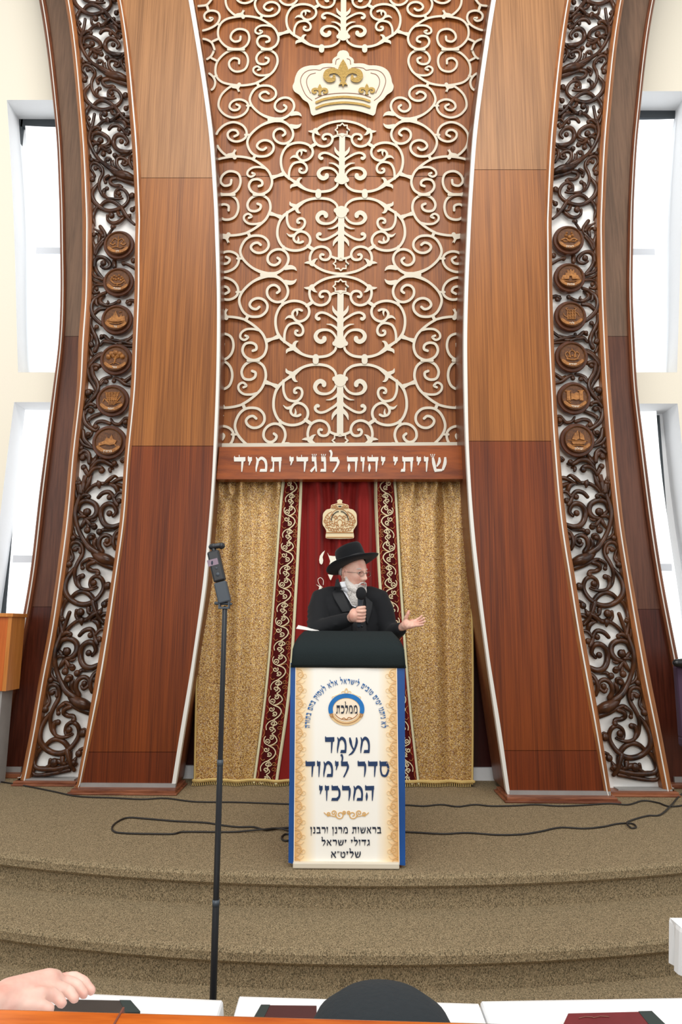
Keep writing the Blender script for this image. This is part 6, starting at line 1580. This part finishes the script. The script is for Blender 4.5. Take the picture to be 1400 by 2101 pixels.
# ------------------------------------------------------------------ tables in front, books, ledge
ZT = 0.41
def table(label, pl_, pr_, ynear=0.9):
    a = G(pl_[0], pl_[1], ZT); b = G(pr_[0], pr_[1], ZT)
    t = thing('covered_table', label, 'table', ((a.x+b.x)/2, (a.y+ynear)/2, -0.34), 'white covered tables')
    mb = MB(); q = [(a.x, a.y), (b.x, b.y), (b.x, ynear), (a.x, ynear)]
    top = [Vector((x, y, ZT)) for x, y in q]; 
    # cloth with rounded rim and short drop
    cx_, cy_ = sum(p.x for p in top)/4, sum(p.y for p in top)/4
    def grow(k, z): return [Vector((cx_+(p.x-cx_)*(1+k/abs(p.x-cx_)), cy_+(p.y-cy_)*(1+k/abs(p.y-cy_)), z)) for p in top]
    rows = []
    for k, z in ((-0.012, ZT), (-0.003, ZT-0.002), (0.0, ZT-0.008), (0.002, ZT-0.05), (0.006, ZT-0.12), (0.0, ZT-0.121), (-0.01, ZT-0.02)):
        r4 = grow(k, z); row = []
        for i in range(4):
            u_, v_ = r4[i], r4[(i+1) % 4]
            for j in range(12): 
                p = u_.lerp(v_, j/12)
                if z < ZT-0.04: p = p+(p-Vector((cx_, cy_, z))).normalized()*0.004*math.sin(j*2.1+i)
                row.append(p)
        rows.append(row)
    b0 = len(mb.v); mb.grid(rows, closed=True); mb.f.append(tuple(range(b0, b0+48)))
    mb.build('cloth', M['tablecloth'], t, smooth=False)
    mb = MB(); mb.box(min(a.x, b.x)+0.02, max(a.x, b.x)-0.02, ynear+0.02, min(a.y, b.y)-0.02, ZT-0.03, ZT-0.012); mb.build('board', M['grey_strip'], t)
    for x_ in (min(a.x, b.x)+0.08, max(a.x, b.x)-0.11):
        for y_ in (ynear+0.08, min(a.y, b.y)-0.12):
            mb = MB(); mb.box(x_, x_+0.03, y_, y_+0.03, -0.34, ZT-0.03); mb.build('leg', M['grey_plastic'], t)
    return t
table('white covered table at left, dark book and a hand on it', (-60, 2024), (458, 2049))
table('white covered table in the middle with the black hat on it', (490, 2041), (984, 2056))
table('long white covered table with the red book, near the right corner', (986, 2051), (1480, 2043))
# the covered table whose corner shows at the right edge
tb_ = thing('covered_table', 'white draped table whose pleated corner juts in at the right edge', 'table', (1.3, 1.9, -0.34), 'white covered tables')
c0 = G(1375, 1883, ZT)
mb = MB(); rows = []
X0, Y1 = c0.x, c0.y
out = [(X0, Y1)]; 
for k in range(1, 24): out.append((X0+0.004*math.sin(k*1.9)-0.0*k, Y1-0.5*k/23))
outb = [(x-0.012+0.006*math.sin(k*1.9), y) for k, (x, y) in enumerate(out)]
far = [(X0+0.6*k/8, Y1) for k in range(1, 9)]
loop = out[::-1]+far; loopb = outb[::-1]+[(x, y+0.004*math.sin(k*2)) for k, (x, y) in enumerate(far)]
mb.grid([[(x, y, ZT) for x, y in loop], [(x-0.003, y, ZT-0.01) for x, y in loop], [(x, y, ZT-0.118+0.012*0) for x, y in loopb]])
mb.poly([Vector((X0, Y1, ZT)), Vector((X0+0.6, Y1, ZT)), Vector((X0+0.6, Y1-0.5, ZT)), Vector((X0, Y1-0.5, ZT))], [Vector((X0, Y1, ZT-0.01)), Vector((X0+0.6, Y1, ZT-0.01)), Vector((X0+0.6, Y1-0.5, ZT-0.01)), Vector((X0, Y1-0.5, ZT-0.01))])
mb.build('cloth', M['tablecloth'], tb_)
for x_, y_ in ((X0+0.12, Y1-0.12), (X0+0.5, Y1-0.12), (X0+0.12, Y1-0.45), (X0+0.5, Y1-0.45)):
    mb = MB(); mb.box(x_, x_+0.03, y_, y_+0.03, -0.34, ZT-0.01); mb.build('leg', M['grey_plastic'], tb_)
def book(label, px, cover, spine, th=0.03, pages=True):
    # px: far left, far right, near right, near left corners of the cover
    q = [G(x, y, ZT+th) for x, y in px]
    t = thing('book', label, 'book', tuple((q[0]+q[2])/2-Vector((0, 0, th))))
    mb = MB(); mb.poly([p for p in q], [p-Z*0.004 for p in q]); cv = mb.build('cover', cover, t, bevel=0.001)
    cc_ = sum(q, Vector())/4; q2 = [cc_+(p-cc_)*0.97 for p in q]
    mb = MB(); mb.poly([p-Z*0.004 for p in q2], [p-Z*(th-0.004) for p in q2]); mb.build('pages', M['paper'], t)
    mb = MB(); mb.poly([p-Z*(th-0.004) for p in q], [p-Z*(th-0.001) for p in q]); mb.build('back_cover', cover, t)
    # cloth corner strip
    mb = MB(); w_ = 0.16
    s0, s1 = (q[0], q[3]) if spine[0] == 'l' else (q[1], q[2]); o0, o1 = (q[1], q[2]) if spine[0] == 'l' else (q[0], q[3])
    a, b, c, d = s0+Z*0.001, s0.lerp(o0, w_)+Z*0.001, s1.lerp(o1, w_)+Z*0.001, s1+Z*0.001
    mb.poly([a, b, c, d], [p-Z*(th-0.002) for p in (a, b, c, d)]); mb.build('spine', spine[1], t)
    return t, q, cv
book('dark brown closed book under the hand at the lower left', [(128, 2050), (268, 2053), (288, 2076), (96, 2074)], M['book_cover'], ('r', M['book_green']))
book('dark wine book beside the black hat', [(536, 2062), (650, 2063), (650, 2092), (520, 2090)], M['book_wine'], ('l', M['book_green']), 0.015)
t_, q, cv = book('red book with dark green corners at the lower right', [(1166, 2079), (1338, 2075), (1376, 2112), (1150, 2114)], M['book_red'], ('r', M['book_green']), 0.02)
mb = MB(); 
for a, b in ((0.25, 0.45), (0.5, 0.72)):
    p0 = q[0].lerp(q[1], a).lerp(q[3], 0.35)+Z*0.001; p1 = q[0].lerp(q[1], b).lerp(q[3], 0.3)+Z*0.001
    mb.tube([p0, p0.lerp(p1, 0.5)+Vector((0, 0.004, 0)), p1], 0.0012, 6)
mb.build('tooling', M['gilt'], cv)
# hat lying on the middle table
h2 = G(780, 2060, ZT+0.09); h2 = Vector((P(784, 2060, 1.36).x, 1.36, ZT))
hat2 = thing('hat', 'dark felt hat resting on the white table behind the ledge', 'hat', tuple(h2))
def cr2(r_, z, sy=1.0): return [(h2.x+r_*math.cos(2*math.pi*k/40), h2.y+r_*sy*math.sin(2*math.pi*k/40), ZT+z) for k in range(40)]
M['slate_felt'] = flat('slate_felt', S(36, 42, 46), 0.95, bump=0.3, bscale=90, var=0.15)
mb = MB(); mb.grid([cr2(0.120, 0.012), cr2(0.185, 0.022), cr2(0.19, 0.018), cr2(0.18, 0.010), cr2(0.12, 0.003)], closed=True); mb.build('brim', M['slate_felt'], hat2, smooth=True)
mb = MB(); rw = [cr2(0.146, 0.004), cr2(0.144, 0.05), cr2(0.136, 0.09), cr2(0.118, 0.122), cr2(0.085, 0.146), cr2(0.04, 0.157), cr2(0.004, 0.159)]
mb.grid(rw, closed=True); mb.f.append(tuple(range(240, 280))); mb.build('crown', M['slate_felt'], hat2, smooth=True)
# ledge of the pew in front of the camera
lg = thing('pew_ledge', 'orange brown wooden ledge of the pew along the bottom edge', 'ledge', (0, 0.9, -0.34))
yl_, zl_ = 0.98, None
A = P(-80, 2061, 0.98); B = P(1300, 2101, 0.98)
k = (B.z-A.z)/(B.x-A.x)
xs0, xs1 = -1.2, 1.2
zA, zB = A.z+k*(xs0-A.x), A.z+k*(xs1-A.x)
mb = MB(); n = 24; rows = []
for i in range(n+1):
    x = xs0+(xs1-xs0)*i/n; z = zA+(zB-zA)*i/n
    rows.append([(x, 0.70, z-0.03), (x, 0.70, z-0.004), (x, 0.71, z), (x, 0.97, z), (x, 0.979, z-0.004), (x, 0.982, z-0.012), (x, 0.982, z-0.03)])
b0 = len(mb.v); mb.grid(rows, closed=True); mb.f.append(tuple(range(b0, b0+7))); mb.f.append(tuple(range(b0+7*n, b0+7*n+7))); mb.build('ledge_board', M['ledge'], lg)
js = P(252, 2078, 0.98).x; zj = zA+(zB-zA)*(js-xs0)/(xs1-xs0)
mb = MB(); mb.box(js-0.0012, js+0.0012, 0.705, 0.9826, zj-0.02, zj+0.0012); mb.build('board_joint', M['gilt'], lg)
mb = MB(); mb.box(-1.15, 1.15, 0.74, 0.76, -0.34, min(zA, zB)-0.03); mb.build('pew_back', M['ledge'], lg)

# the hand resting on the book, coming in from the left edge
pr = thing('person', 'bare hand of an unseen person resting on the dark book, lower left', 'person', (P(60, 2040, 1.42).x, 1.42, ZT))
hb_ = MB(); Hh = lambda x, y, Y: P(x, y, Y)
wr = Hh(-40, 2078, 1.28); kn = Hh(92, 2026, 1.42)
hb_.tube([Hh(-330, 2180, 1.16), Hh(-180, 2120, 1.20), wr], [0.044, 0.038, 0.030], 16)
hb_.tube([wr, Hh(10, 2052, 1.34), kn], [0.032, 0.040, 0.036], 16, flat=0.8)
kn_ = [Hh(84, 2040, 1.36), Hh(98, 2030, 1.39), Hh(112, 2021, 1.42), Hh(122, 2013, 1.45)]
for p in kn_: hb_.tube([wr.lerp(p, 0.3), p], [0.020, 0.0135], 12)
F_ = [[kn_[3], Hh(146, 2006, 1.465), Hh(168, 2012, 1.47), Hh(187, 2032, 1.465)],
      [kn_[2], Hh(136, 2015, 1.44), Hh(157, 2021, 1.445), Hh(172, 2039, 1.44)],
      [kn_[1], Hh(122, 2027, 1.405), Hh(140, 2033, 1.41), Hh(153, 2048, 1.405)],
      [kn_[0], Hh(104, 2040, 1.375), Hh(118, 2047, 1.38), Hh(127, 2058, 1.375)]]
for f in F_: finger(hb_, f, 0.0125, 0.0095)
finger(hb_, [Hh(20, 2062, 1.32), Hh(55, 2062, 1.33), Hh(85, 2066, 1.34), Hh(100, 2070, 1.34)], 0.0150, 0.0105)
hb_.build('hand', M['skin_pale'], pr, smooth=True, remesh=0.0035, sm=4)
sl = MB(); sl.tube([Hh(-420, 2200, 1.12), Hh(-330, 2180, 1.16), Hh(-230, 2140, 1.19)], [0.062, 0.058, 0.052], 16); sl.build('sleeve', M['black_suit'], pr, smooth=True)
